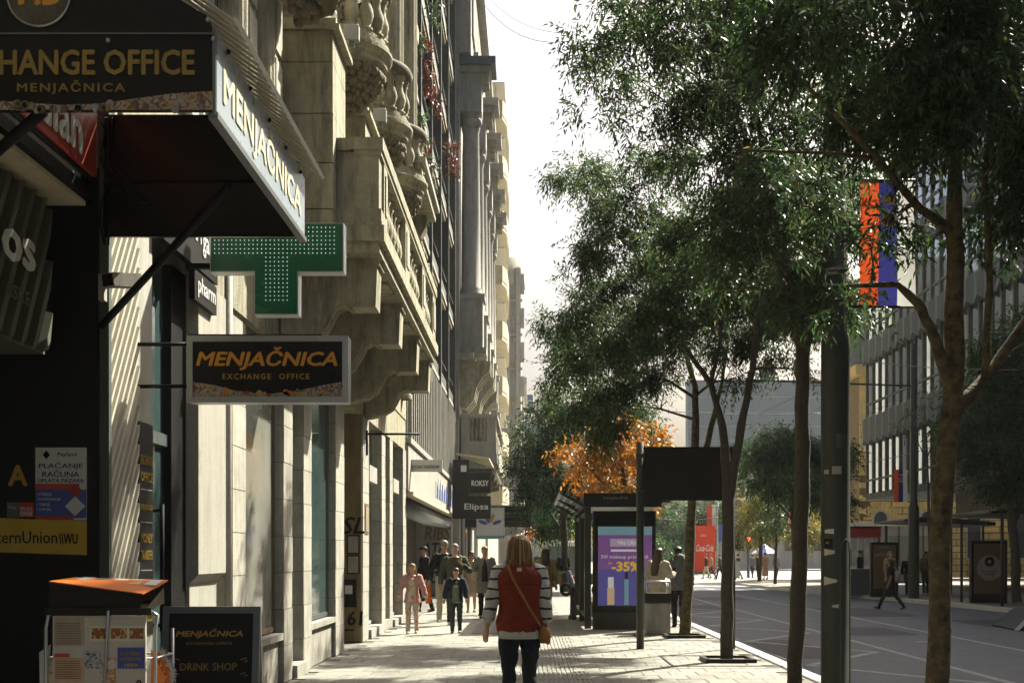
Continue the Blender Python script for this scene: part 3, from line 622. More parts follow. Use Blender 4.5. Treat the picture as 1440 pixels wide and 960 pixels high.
o = led.build('led_grid', 'led', G); o['kind'] = 'stuff'
bx('arm', 'black', G, FX, at(300, 0, Y).x, Y+.05, Y+.1, at(0, 376, Y).z, at(0, 368, Y).z)
# pharmacy fascia over the shop door
g = thing('pharmacy_fascia', 'black pharmacy fascia with white lettering above the shop door', 'sign')
bx('panel', 'black', g, FX, FX+.06, 9.82, 11.5, 4.02, 4.7); bx('panel_step', 'black', g, FX, FX+.05, 10.75, 11.5, 3.74, 4.0)
text('APOTEKA', 'white', g, (FX+.066, 10.38, 4.42), 1.06, .36, 'street', .01); text('galen', 'white', g, (FX+.066, 11.2, 4.28), .5, .25, 'street', .01); text('pharm', 'white', g, (FX+.056, 11.13, 3.87), .6, .19, 'street', .01)
# black strip with gold services list
g = thing('service_strip', 'narrow black panel listing services in gold beside the shop door', 'sign')
bx('panel', 'black_print', g, -3.36, FX-.02, 9.44, 9.79, .91, 2.54)
for i, (s_, z) in enumerate((('EXCHANGE', 2.26), ('OFFICE', 2.13), ('MENJAČNICA', 1.90), ('MONEY', 1.66), ('TRANSFER', 1.53), ('DRINK SHOP', 1.28), ('TOBACCO', 1.05))): text(s_, 'gold_dim', g, (FX-.016, 9.615, z), .29, .075, 'street', .01)
for z in (2.03, 1.78, 1.41, 1.16): bx('rule', 'stone_grey', g, FX-.02, FX-.016, 9.47, 9.76, z, z+.006)
# small wall lamp and vent by the pipes
g = thing('wall_horn', 'small pale bracket lamp on the plaster pier above the hanging sign', 'lamp'); MB().loft([(FX, 11.5, 3.35), (FX+.14, 11.4, 3.42), (FX+.2, 11.3, 3.30)], [.03, .03, .045], 8).build('arm', 'plaster', g); MB().ball((FX+.2, 11.28, 3.28), .06, .06, .05).build('shade', 'white', g)
# ------------------------------------------------------------------ newspaper rack
Kr = thing('newspaper_rack', 'wire newspaper rack full of magazines with orange topped box', 'rack', (-2.41, 7.0, 0)); Kr.scale = (.88, 1, 1)
s = 250; fr = MB()
for x in (-.36, .34):
    fr.loft([(x, 0, 0), (x, 0, 1.12), (x+.015, 0, 1.19), (x*.88, 0, 1.22)], .012, 6); fr.loft([(x, .34, 0), (x, .34, 1.1)], .012, 6)
for z in (.15, .42, .69, .95): fr.tube((-.36, 0, z), (.34, 0, z), .006, 5); fr.tube((-.36, .34, z), (.34, .34, z), .006, 5); fr.tube((-.36, 0, z), (-.36, .34, z), .006, 5); fr.tube((.34, 0, z), (.34, .34, z), .006, 5)
fr.tube((.0, -.055, .2), (.06, -.055, 1.22), .009, 6)
fr.build('wire_frame', 'alu', Kr)
MB().add([(-.32, -.01, 1.22), (.28, -.01, 1.21), (.30, .3, 1.25), (-.32, .3, 1.30), (-.32, -.012, 1.25), (.25, -.012, 1.19), (.30, .28, 1.34), (-.32, .31, 1.37)], [(0, 3, 2, 1), (0, 1, 5, 4), (1, 2, 6, 5), (2, 3, 7, 6), (3, 0, 4, 7)]).build('box', 'stone_dark', Kr)
MB().add([(-.33, -.02, 1.385), (.27, -.02, 1.315), (.33, .28, 1.385), (-.30, .31, 1.40), (-.33, -.02, 1.378), (.27, -.02, 1.308), (.33, .28, 1.377), (-.30, .31, 1.392)], [(0, 1, 2, 3), (4, 7, 6, 5), (0, 4, 5, 1), (1, 5, 6, 2), (2, 6, 7, 3), (3, 7, 4, 0)]).build('box_lid', 'orange', Kr)
MB().add([(-.33, -.024, 1.225), (.25, -.024, 1.215), (.26, -.02, 1.312), (-.33, -.02, 1.378)], [(0, 1, 2, 3)]).build('box_flap', 'bronze', Kr)
for i in range(5): MB().add([(-.22+i*.11, .12, 1.392-i*.0075), (-.14+i*.11, .12, 1.386-i*.0075), (-.13+i*.11, .24, 1.400-i*.004), (-.21+i*.11, .24, 1.403-i*.004)], [(0, 1, 2, 3)]).build('printed_photo', ['white_print', 'alu_dark', 'white', 'cream_print', 'white'][i], Kr)
bx('top_bar', 'bronze', Kr, -.345, .33, -.05, -.037, 1.195, 1.235)
def mag(x0, x1, z0, z1, y, items, m='paper'):
    g = MB().box(x0, x1, y, y+.02, z0, z1).build('magazine', m, Kr)
    for (u0, u1, v0, v1, mm) in items: bx('print', mm, g, x0+u0*(x1-x0), x0+u1*(x1-x0), y-(.0018 if mm == 'cream_print' else .0032), y-.0005, z0+v0*(z1-z0), z0+v1*(z1-z0))
    return g
mag(-.30, .29, .70, 1.19, -.035, [(.0, .62, .02, .16, 'blue_mid'), (.42, .60, .74, .86, 'photo_food'), (.63, .80, .74, .86, 'photo_food'), (.83, .98, .74, .86, 'photo_food'), (.40, 1.0, .71, .89, 'cream_print'), (.02, .34, .66, .98, 'beige'), (.02, .34, .24, .52, 'peach'), (.02, .18, .53, .57, 'red'), (.70, .99, .40, .64, 'blue_mid'), (.34, .52, .40, .60, 'photo_street'), (.52, .68, .20, .52, 'photo_cover'), (.03, .16, .05, .09, 'white_print')])
for i in range(9): bx('printed_line', 'wood', Kr, -.28, -.11-rnd.uniform(0, .02), -.0415, -.0405, 1.035+i*.014, 1.038+i*.014)
for i in range(9): bx('printed_line', 'wood', Kr, -.28, -.11-rnd.uniform(0, .02), -.0415, -.0405, .84+i*.012, .843+i*.012)
text('ZA 24 DINARA', 'gold', Kr, (.197, -.0415, .98), .13, .018); text('NA KIOSCIMA', 'gold', Kr, (.197, -.0415, .95), .13, .018); text('1899', 'yellow', Kr, (.2, -.0415, .915), .08, .022)
MB().lathe([(.022, 0), (.036, 0)], 16).xf(Matrix.Translation((.11, -.0415, .765)) @ Matrix.Rotation(R(90), 4, 'X')).build('printed_ring', 'black', Kr)
for x, m_ in ((.19, 'stone_grey'), (.25, 'black'), (.25, 'stone_grey')): MB().lathe([(.008, 0), (.018, 0)], 12).xf(Matrix.Translation((x, -.0415, .765 if m_ != 'black' else .815)) @ Matrix.Rotation(R(90), 4, 'X')).build('printed_ring', m_, Kr)
mag(-.26, .26, .34, .69, -.03, [(.05, .5, .7, .95, 'photo_food'), (.55, .9, .3, .9, 'photo_cover'), (.1, .4, .1, .5, 'photo_street')], 'cream_print')
for i in range(6):
    ro = random.Random(i); x = -.40+.02*i; MB().add([(x, .02+i*.05, .5), (x+.03, .02+i*.05, .52), (x+.05, .05+i*.05, 1.0+ro.uniform(-.1, .05)), (x-.02, .04+i*.05, .98)], [(0, 1, 2, 3)]).build('magazine', ro.choice(['photo_cover', 'photo_street', 'photo_food', 'white_print', 'wood']), Kr)
    MB().add([(.30, .02+i*.05, .45), (.36, .02+i*.05, .48), (.38, .05+i*.05, .85), (.30, .04+i*.05, 1.0)], [(0, 1, 2, 3)]).build('magazine', ro.choice(['orange', 'photo_cover', 'photo_food', 'white_print', 'photo_street']), Kr)
# ------------------------------------------------------------------ sandwich board
S = thing('sandwich_board', 'grey framed sandwich board with gold drink shop lettering on the pavement', 'sign board', (-2.13, 8.33, 0), R(4))
lean = Matrix.Rotation(R(-9), 4, 'X')
for sgn, nm in ((1, 'front_panel'), (-1, 'rear_panel')):
    T = Matrix.Translation((0, -.20*sgn, 0)) @ Matrix.Rotation(R(-9.5)*sgn, 4, 'X')
    MB().box(-.29, .29, -.012, .012, .05, 1.16).xf(T).build(nm, 'black_print', S)
    for q in ((-.32, -.275, .0, 1.2), (.275, .32, .0, 1.2), (-.275, .275, 1.155, 1.2), (-.275, .275, .04, .085)): MB().box(q[0], q[1], -.018, .018, q[2], q[3]).xf(T).build('frame', 'alu_dark' if sgn > 0 else 'alu', S)
MB().box(.325, .335, -.12, .12, .55, .58).build('stay', 'alu', S)
T = Matrix.Translation((0, -.20, 0)) @ Matrix.Rotation(R(-9.5), 4, 'X')
for s_, z, wd, ht, m_, bo, sh in (('MENJAČNICA', 1.02, .44, .065, 'gold', .014, .2), ('EXCHANGE OFFICE', .955, .30, .018, 'gold_dim', 0, 0), ('DRINK SHOP', .80, .37, .05, 'gold_dim', 0, 0), ('EXCHANGE', .62, .42, .065, 'gold', .014, .2), ('OFFICE', .5, .3, .06, 'gold', .014, .2)):
    o = text(s_, m_, S, (0, 0, 0), wd, ht, 'cam', bo, sh); o.matrix_local = T @ Matrix.Translation((-.01, -.0145, z))
for sx in (-1, 1):
    for sz in (.845, .75): 
        o = MB().loft([(sx*.20, 0, sz), (sx*.235, 0, sz+.012), (sx*.245, 0, sz-.012), (sx*.225, 0, sz-.012)], .004, 4).xf(T @ Matrix.Translation((0, -.016, 0))).build('ornament', 'gold_dim', S)

# ================================================================== BUILDING B (dark fins, planters)
Bd = thing('finned_building', 'dark green modern building with vertical fins and planted balconies', 'building')
bx('wall', 'glass', Bd, -14, -3.75, 29.52, 47.9, 5.6, 26); bx('base_wall', 'stone_dark', Bd, -14, -4.3, 29.52, 47.9, 0, 5.6)
fm = MB().box(-.85, 0, -.12, .12, 0, 19).mesh('fin', 'fin_green'); fe = MB().box(0, .02, -.13, -.06, 0, 19).mesh('fin_edge', 'stone_grey')
for y in (29.75, 32.8, 36.4, 40.1, 43.8, 47.6):
    f = link(fm, 'fin', Bd, (-2.88, y, 6.6)); link(fe, 'fin_edge', f, (0, 0, 0))
for i in range(6):
    z = 7.0+i*3.1
    sl_ = bx('balcony_slab', 'slab_under', Bd, -3.75, -2.98, 29.9, 47.5, z, z+.16); bx('planter', 'fin_green', sl_, -3.3, -2.95, 29.88, 47.48, z+.16, z+.6)
    bx('planter_edge', 'stone_grey', sl_, -2.95, -2.925, 29.88, 47.48, z+.12, z+.24)
    for j in range(5): 
        MB().tube((-2.96, 30.5+j*3.6, z+1.0), (-2.96, 33.3+j*3.6, z+1.0), .02, 6).build('rail', 'lamp_grey', sl_)
for i in range(30): MB().box(-.05, .05, -.06, .06, 0, 2.6).build('slat', 'stone_grey' if i % 1 == 0 else 'fin_green', Bd, (-2.92, 30.2+i*.59, 4.35))
bx('slat_backing', 'fin_green', Bd, -3.6, -3.05, 29.6, 47.85, 4.25, 6.98); bx('slat_rail', 'stone_grey', Bd, -3.05, -2.84, 29.6, 47.85, 4.2, 4.33)
fa = bx('shop_fascia', 'stone_grey', Bd, -3.7, -2.9, 29.55, 47.8, 3.05, 4.15)
ro = random.Random(9)
for i in range(26): bx('blue_letter', 'blue_mid' if i % 3 else 'white_print', fa, -2.9, -2.885, 38+i*.35, 38.22+i*.35, 3.3, 3.3+ro.uniform(.3, .7))
bx('awning_lip', 'cream', fa, -3.0, -2.8, 29.6, 47.8, 2.95, 3.04)
MB().loft([(-3.2, 29.9, 2.75), (-3.2, 38, 2.7), (-3.2, 47, 2.75)], [.22, .26, .22], 10).build('rolled_awning', 'alu_dark', Bd)
bx('side_wall', 'stone_grey', Bd, -4.3, -2.98, 46.9, 47.9, 0, 3.0)
gr = thing('graffiti', 'black graffiti letters on the grey wall behind the walkers', 'graffiti')
for s_, x, z, wd, ht, m_ in (('RIBS', -3.5, 2.35, 1.0, .5, 'wood'), ('ATE', -3.65, 1.75, .9, .5, 'black'), ('ECO', -3.6, .7, .9, .45, 'black'), ('ONS', -3.7, 1.2, .8, .4, 'black')): text(s_, m_, gr, (x, 46.87, z), wd, ht, 'cam', .01, .25)
bx('shop_door', 'black', Bd, -4.3, -4.26, 31, 40, 0, 2.9)
# planting on the balconies
PL = []
for i, (x, y, Yp, r, m_, lab) in enumerate(((597, 55, 33.2, .34, 'leaf_red', 'red creeper trailing down the fins near the top'), (606, 105, 35, .34, 'leaf_red', 'red creeper spray on the finned balconies, middle'), (613, 130, 36.2, .3, 'leaf_red', 'thin red creeper tip low on the finned balconies'),
        (588, 50, 32, .25, 'leaf', 'pale green plant hanging beside the red creeper'), (603, 228, 33, .7, 'leaf', 'bushy green plant hanging over the hood'), (584, 165, 31, .8, 'leaf_dark', 'dark ivy tuft above the hanging green plant'), (594, 200, 32, .5, 'leaf_red', 'reddish plant just above the hanging green plant'), (612, 8, 34, .3, 'leaf', 'green tuft at the top of the fins'), (634, 200, 42, .7, 'leaf_red', 'small reddish plant on the far balconies'))):
    PL.append((at(x, y, Yp), r, m_, lab))
# mirrored white projecting sign and thin arm
g = thing('projecting_sign', 'thin white projecting sign with mirrored grey lettering below the fins', 'sign')
a = at(570, 646, 30.2); b = at(622, 663, 30.2); bx('panel', 'white_print', g, a.x, b.x, 30.2, 30.26, b.z, a.z); text('women’secret', 'slate', g, at(597, 655, 30.19), .72, .13, 'cam', 0, mirror=True)
MB().tube((-3.0, 30.23, a.z+.01), (a.x+.02, 30.23, a.z+.01), .02).build('arm', 'black', g)
g = thing('wall_bracket', 'thin black bar bracket reaching out under the stone consoles', 'bracket'); MB().tube((FX, 22.3, at(0, 610, 22.3).z), (at(590, 610, 22.3).x, 22.3, at(0, 610, 22.3).z), .022, 6).build('bar', 'black', g); MB().tube((FX+.02, 22.3, at(0, 640, 22.3).z), (FX+.02, 22.3, at(0, 605, 22.3).z), .02, 6).build('plate', 'black', g)

# ================================================================== BUILDING C (giant columns)
Cb = thing('columned_building', 'pale palace with giant columns and heavy cornices beyond the fins', 'building')
bx('wall', 'stone_grey', Cb, -14, -2.75, 48, 76, 0, 23.5)
for i, y in enumerate((49.0, 53.4, 57.8, 62.2, 66.6, 71.0)):
    pd = bx('pedestal', 'stone_grey', Cb, -2.75, -1.86, y-.5, y+.62, 9.6, 11.7); bx('pedestal_cap', 'stone_grey', pd, -2.75, -1.78, y-.56, y+.7, 11.5, 11.7); bx('pedestal_base', 'stone_grey', pd, -2.75, -1.72, y-.62, y+.75, 9.35, 9.6)
    MB().lathe([(.48, 0), (.48, .12), (.42, .16), (.45, .26), (.385, .32), (.37, 3.0), (.32, 6.4), (.34, 6.45), (.40, 6.8), (.48, 7.1)], 20, (-2.35, y+.06, 11.7)).build('column', 'stone_grey', Cb)
    MB().ball((-2.35, y-.25, 18.45), .3, .22, .22, 10, 7).ball((-2.05, y-.2, 18.45), .16, .16, .2, 8, 6).build('volute', 'stone_grey', Cb)
    en = bx('entablature', 'stone_grey', Cb, -2.75, -1.9, y-.5, y+.62, 18.8, 19.9); bx('cornice', 'slate' if i == 0 else 'stone_grey', en, -2.75, -1.35, y-.8, y+.92, 20.55, 20.85); bx('cornice', 'stone_grey', en, -2.75, -1.55, y-.65, y+.77, 20.3, 20.55)
    for j in range(6): bx('dentil', 'stone', en, -1.9+.0, -1.62, y-.48+j*.2, y-.38+j*.2, 19.95, 20.3)
    bx('dentil_bed', 'stone_grey', en, -2.75, -1.88, y-.52, y+.64, 19.9, 20.3)
    if i < 5:
        wdw = bx('window', 'stone_pale', Cb, -2.75, -2.6, y+1.2, y+3.2, 12, 15); bx('pane', 'glass', wdw, -2.6, -2.59, y+1.4, y+3.0, 12.2, 14.8)
        for z in (6.0,):
            wdw = bx('window', 'stone_pale', Cb, -2.75, -2.6, y+1.2, y+3.2, z, z+2.6); bx('pane', 'glass', wdw, -2.6, -2.59, y+1.4, y+3.0, z+.1, z+2.4)
for i, y in enumerate((49.0, 53.4, 57.8, 62.2, 66.6)):
    for z0_ in (8.65, 15.05):
        hw_ = bx('window_hood', 'stone_grey', Cb, -2.75, -2.28, y+1.0, y+3.4, z0_, z0_+.16); bx('hood_bracket', 'stone_grey', hw_, -2.75, -2.42, y+1.1, y+1.3, z0_-.4, z0_); bx('hood_bracket', 'stone_grey', hw_, -2.75, -2.42, y+3.1, y+3.3, z0_-.4, z0_)
    for z0_ in (15.9,): wdw = bx('window', 'stone_pale', Cb, -2.75, -2.6, y+1.3, y+3.1, z0_, z0_+1.9); bx('pane', 'glass', wdw, -2.6, -2.59, y+1.5, y+2.9, z0_+.15, z0_+1.75)
    for k in range(5): bx('attic_panel', 'stone_grey', Cb, -2.3, -2.22, y-.3+k*.85, y+.35+k*.85, 21.9, 24.2)
bx('rustic_band', 'stone_grey', Cb, -2.75, -2.66, 48.02, 76, 3.7, 4.6)
bx('attic', 'stone_grey', Cb, -2.75, -2.3, 48, 76, 20.9, 24.5); bx('attic_cornice', 'stone_grey', Cb, -2.75, -1.9, 48, 76, 24.5, 24.9); bx('string_course', 'stone_grey', Cb, -2.75, -2.2, 48.01, 76, 9.1, 9.35)
bx('balustrade_wall', 'stone_grey', Cb, -2.75, -2.1, 50.2, 75, 20.9, 21.8)
for k, y in enumerate((48.3, 52.9, 57.3)):
    for yy in (y+.3, y+1.1, y+1.9): MB().prism([(-2.75, 7.3), (-2.5, 7.25), (-2.2, 7.6), (-2.1, 8.1), (-1.85, 8.5), (-1.6, 8.7), (-1.55, 9.1), (-2.75, 9.1)], 'y', yy, yy+.35).build('scroll_bracket', 'stone', Cb)
cb = bx('balcony', 'stone_grey', Cb, -2.75, -1.3, 48.3, 60, 5.1, 5.45); bx('balcony_base', 'stone_grey', cb, -2.75, -1.4, 48.4, 59.9, 4.9, 5.1); bx('parapet_foot', 'stone_grey', cb, -2.7, -1.32, 48.32, 59.98, 5.45, 5.95)
bx('handrail', 'stone_grey', cb, -2.7, -1.28, 48.28, 60.02, 6.85, 7.0)
for x0_, x1_ in ((-2.7, -2.35), (-1.7, -1.34)): bx('parapet_pier', 'stone_grey', cb, x0_, x1_, 48.34, 48.6, 5.95, 6.85)
for i in range(4): link(bp, 'baluster', cb, (-2.27+i*.165, 48.47, 5.95)).scale = (1.2, 1.2, 1.28)
for i in range(24): link(bp, 'baluster', cb, (-1.45, 48.9+i*.46, 5.95)).scale = (1.2, 1.2, 1.28)
for y in (48.6, 52, 56, 59.3): MB().prism([(-2.75, 3.9), (-2.3, 4.1), (-2.0, 4.5), (-1.5, 4.6), (-1.5, 4.9), (-2.75, 4.9)], 'y', y, y+.35).build('console', 'stone_dark', cb)
g = thing('shop_sign', 'tall black projecting shop sign with white script lettering under stone balcony', 'sign')
Y = 44.0
def pxbox(nm, m_, p_, x0_, x1_, y0_, y1_, Y, d=.1): 
    a = at(x0_, y0_, Y); b = at(x1_, y1_, Y); return bx(nm, m_, p_, a.x, b.x, Y, Y+d, b.z, a.z)
pxbox('panel', 'bronze', g, 636, 690, 697, 729, Y, .25); pxbox('post', 'bronze', g, 636, 659, 646, 697, Y, .25); pxbox('panel', 'bronze', g, 660, 690, 665, 693, Y, .2); pxbox('badge', 'white_print', g, 648, 656, 654, 663, Y-.02, .02)
text('Elipsa', 'white', g, at(670, 713, Y-.01), 34/F*Y, 11/F*Y, 'cam', .01); text('ROKSY', 'white', g, at(675, 679, Y-.01), 24/F*Y, 8/F*Y, 'cam', .02)
g = thing('tin_awning', 'small pale sheet awning above the tall black sign', 'awning'); MB().add([at(641, 636, 44.2), at(688, 643, 44.2), at(694, 655, 46.5), at(650, 640, 46.5), at(641, 639, 44.2), at(688, 646, 44.2), at(694, 658, 46.5), at(650, 643, 46.5)], [(0, 1, 2, 3), (4, 7, 6, 5), (0, 4, 5, 1), (1, 5, 6, 2), (2, 6, 7, 3), (3, 7, 4, 0)]).build('sheet', 'cream', g)
MB().tube(at(646, 640, 44.5), at(646, 697, 44.5), .03).build('post', 'black', g)
g = thing('petal_sign', 'pale square lightbox sign with blue and orange petals', 'sign'); pxbox('case', 'white_print', g, 670, 708, 714, 757, 46.5, .2); pxbox('frame', 'alu', g, 669, 709, 713, 714.4, 46.48, .25); pxbox('frame', 'teal_pale', g, 669, 709, 753, 757.5, 46.48, .02); pxbox('frame', 'alu', g, 707.6, 709, 714, 758, 46.48, .25)
for dx, dy, ang, m_ in ((-10, -3, 160, 'blue_mid'), (-4, -8, 112, 'blue_mid'), (3, -9, 68, 'gold'), (10, -3, 22, 'blue_mid')):
    MB().ball((0, 0, 0), .18, .02, .07, 10, 6).xf(Matrix.Translation(at(689+dx, 737+dy, 46.49)) @ Matrix.Rotation(R(-ang), 4, 'Y')).build('petal', m_, g)
g = thing('shop_canopy', 'dark brown flat shop canopy jutting out past the petal sign', 'canopy')
a = at(698, 712, 52); b = at(746, 741, 52); bx('fascia', 'bronze', g, -2.75, b.x, 52, 58, b.z, a.z); bx('top_trim', 'stone', g, -2.75, b.x+.03, 51.97, 58.1, a.z, a.z+.06); bx('light_panel', 'white_print', g, -1.3, b.x-.5, 51.95, 51.99, b.z-.35, b.z-.02)
ro = random.Random(2)
for i in range(14): bx('plank', ro.choice(['wood', 'bronze', 'black']), g, -1.5+ro.uniform(0, .3), b.x-.1-ro.uniform(0, .4), 51.93, 51.97, b.z+.04+i*.055, b.z+.075+i*.055)
# small far shop front details
for i, (y, x1_, m_) in enumerate(((49, -2.72, 'glass'), (54.5, -2.72, 'alu_dark'), (60.5, -2.72, 'glass'))): 
    wdw = bx('shop_window', m_, Cb, -2.75, x1_, y, y+3.8, .3, 3.4)
for y in (48.1, 53.3, 59.0): MB().tube((-2.6, y, 0), (-2.6, y, 5), .07).build('drain_pipe', 'lamp_grey', Cb)
# ================================================================== BUILDINGS D, E, F, far
Db = thing('balcony_building', 'cream building with stacked curved balconies past the columned palace', 'building')
bx('wall', 'cream', Db, -16, -2.6, 76.2, 100, 0, 31)
for i in range(8):
    z = 4.6+i*3.4; pl = [(-2.6, 76.5), (-1.75, 76.7), (-1.5, 78), (-1.45, 82), (-1.55, 88), (-2.6, 90)]
    s_ = MB().prism(pl, 'z', z, z+.22).build('balcony_slab', 'cream', Db); MB().prism([(p_[0]+.03 if i_ in (1, 2, 3, 4) else p_[0], p_[1]-.02) for i_, p_ in enumerate(pl)], 'z', z+.22, z+1.15).build('parapet', 'cream', s_)
    MB().box(-2.2, -2.12, 77.2, 77.28, z+1.15, z+2.2).build('post', 'white_far', s_)
    bx('awning', 'white_far', s_, -2.5, -1.6, 77.0, 86, z+2.3, z+2.36)
    wdw = bx('window', 'glass', Db, -2.6, -2.58, 79, 86, z+.4, z+2.7)
Eb = thing('curved_roof_building', 'pale hazy tower with projecting rounded roof slab down the street', 'building')
bx('wall', 'stone_pale', Eb, -22, -1.0, 128, 150, 0, 31); [bx('pier', 'stone_pale', Eb, -3.4+k*.95, -3.0+k*.95, 127.6, 128, 0, 31) for k in range(3)]
MB().lathe([(.1, 29.2), (2.9, 29.2), (3.0, 29.6), (2.9, 32.0), (.1, 32.6)], 24, (-3.5, 130, 0)).build('roof_slab', 'stone_pale', Eb)
for i in range(8): 
    z = 3+i*3.5; bx('floor_band', 'stone_pale', Eb, -6, -.85, 127.75, 128, z, z+.3)
    for k in range(5): 
        MB().box(-.25, .25, -.03, .03, 0, 2.1).build('window', 'grey_far', Eb, (-4.7+k*.95, 127.95, z+.8))
Fb = thing('beige_corner_building', 'beige corner building behind the hazy rounded tower', 'building')
bx('wall', 'stone_pale', Fb, -20, -.9, 165, 190, 0, 24); bx('cornice', 'stone_pale', Fb, -20, -.5, 164.5, 190.5, 24, 25); 
for i in range(6):
    for j in range(3): bx('window', 'glass', Fb, -2.6+j*.6, -2.25+j*.6, 164.9, 164.99, 3+i*3.5, 5+i*3.5)
MB().tube((-1.2, 170, 25), (-1.2, 170, 33), .08).build('mast', 'slate', Fb)
Lb = thing('billboard_building', 'distant blue grey block with dark rooftop brand billboard', 'building')
bx('wall', 'blue_far', Lb, -30, 3.5, 230, 260, 0, 26); bx('billboard', 'blue', Lb, -1.6, .45, 232, 232.6, 28, 31.4); text('LG', 'white_far', Lb, (-.55, 231.9, 29.7), 1.5, 1.5, 'cam')
for x in (-1.2, 0): bx('post', 'slate', Lb, x, x+.12, 232.1, 232.4, 26, 28)
for i in range(6):
    for j in range(3): bx('window', 'glass', Lb, -1.6+j*1.4, -.8+j*1.4, 229.9, 229.99, 4+i*3.6, 6+i*3.6)
g = thing('distant_block', 'hazy far building closing the street behind the trees', 'building'); bx('wall', 'white_far', g, 4, 26, 300, 320, 0, 22); bx('roof', 'slate', g, 3.6, 26.4, 299.6, 320, 22, 23)
for i in range(5):
    for j in range(6): bx('window', 'glass', g, 5+j*3.4, 6.6+j*3.4, 299.9, 299.99, 3+i*3.8, 5.4+i*3.8)
# big grey block and domed hall ahead right
Gb = thing('grey_block_building', 'huge blank grey panelled block rising behind the trees', 'building')
bx('wall', 'blue_far', Gb, 19.0, 35.5, 150, 152.5, 0, 22.6); bx('roof_plant', 'slate', Gb, 28.0, 29.6, 150.5, 152, 22.6, 24.3)
for i in range(7): bx('panel_joint', 'grey_far', Gb, 18.98, 35.52, 149.96, 150, 10+i*1.75, 10.06+i*1.75)
for i in range(14): MB().tube((33+i*.18, 151, 22.6), (33+i*.18, 151, 23.4+.3*(i % 3)), .03, 4).build('antenna', 'slate', Gb)
g = thing('domed_hall', 'white stone hall with low dark curved roof in front of the grey block', 'building')
bx('wall', 'white_far', g, 17.5, 40, 138, 141, 0, 12.4); bx('cornice', 'white_far', g, 17.2, 40.3, 137.6, 141.3, 12.4, 13.2)
MB().prism([(18.3, 13.2), (22, 13.8), (25.5, 14.9), (27.5, 15.3), (29.5, 15.2), (33, 14.2), (38, 13.2)], 'y', 138.5, 141).build('roof', 'slate', g)
for j in range(7): bx('pilaster', 'white_far', g, 18+j*3, 18.9+j*3, 137.7, 138, 0, 12.4); bx('window', 'glass', g, 19.2+j*3, 20.7+j*3, 137.9, 137.99, 2, 9.5)
# yellow rusticated building
Yb = thing('yellow_stone_building', 'yellow rusticated stone building with arched windows behind the far bus stop', 'building')
YY = 84; bx('wall', 'yellow_joint', Yb, 22.2, 46, YY, YY+3.5, 0, 13.6)
z = 0; r = 0; sm_ = [MB().box(0, 1.39, -.08, 0, .03, .40).mesh('stone_block', 'yellow_stone')][0]
while z < 7.2:
    x = 22.2-(r % 2)*.72
    for k in range(13):
        if x > 21.9 and x < 39: link(sm_, 'stone_block', Yb, (x, YY, z))
        x += 1.46
    z += .43; r += 1
for j in range(6):
    cxw = 23.6+j*3.15; ar = MB(); P = [(cxw-.55, 1.2), (cxw+.55, 1.2)]+[(cxw+.55*math.cos(R(a_)), 4.0+.55*math.sin(R(a_))) for a_ in range(0, 181, 20)]
    wdw = MB().prism(P, 'y', YY-.12, YY-.085).build('arched_window', 'white_far', Yb); P2 = [(cxw+(u-cxw)*.78, 1.35+(v-1.2)*.93) for u, v in P]; MB().prism(P2, 'y', YY-.14, YY-.121).build('pane', 'glass', wdw)
    for a_ in range(0, 181, 20): MB().box(.58, 1.15, -.13, -.082, -.11, .11).xf(Matrix.Translation((cxw, YY, 4.0)) @ Matrix.Rotation(R(-a_), 4, 'Y')).build('voussoir', 'yellow_stone', wdw)
bx('upper_wall', 'yellow_stone', Yb, 22.2, 46, YY-.07, YY, 7.3, 13.6)
bx('string_course', 'yellow_stone', Yb, 22.0, 46, YY-.3, YY, 7.3, 7.8); bx('cornice', 'yellow_stone', Yb, 21.8, 46, YY-.6, YY+3.5, 13.6, 14.3)
MB().lathe([(1.6, 14.3), (1.6, 16.5), (1.8, 16.7), (1.5, 17.5), (1.0, 19.2), (.5, 20.2), (.5, 21.2), (.6, 21.3), (.3, 22), (.02, 22.8)], 16, (23.4, YY+1.8, 0)).build('dome', 'slate', Yb)
for j in range(5): bx('window', 'glass', Yb, 23.2+j*3.1, 24.4+j*3.1, YY-.10, YY-.075, 8.8, 12)
for x in (22.6, 25.9, 28.9): MB().ball((x, YY-.4, 9.2), .35, .3, .9).ball((x, YY-.4, 10.4), .22).build('statue', 'white_far', Yb)
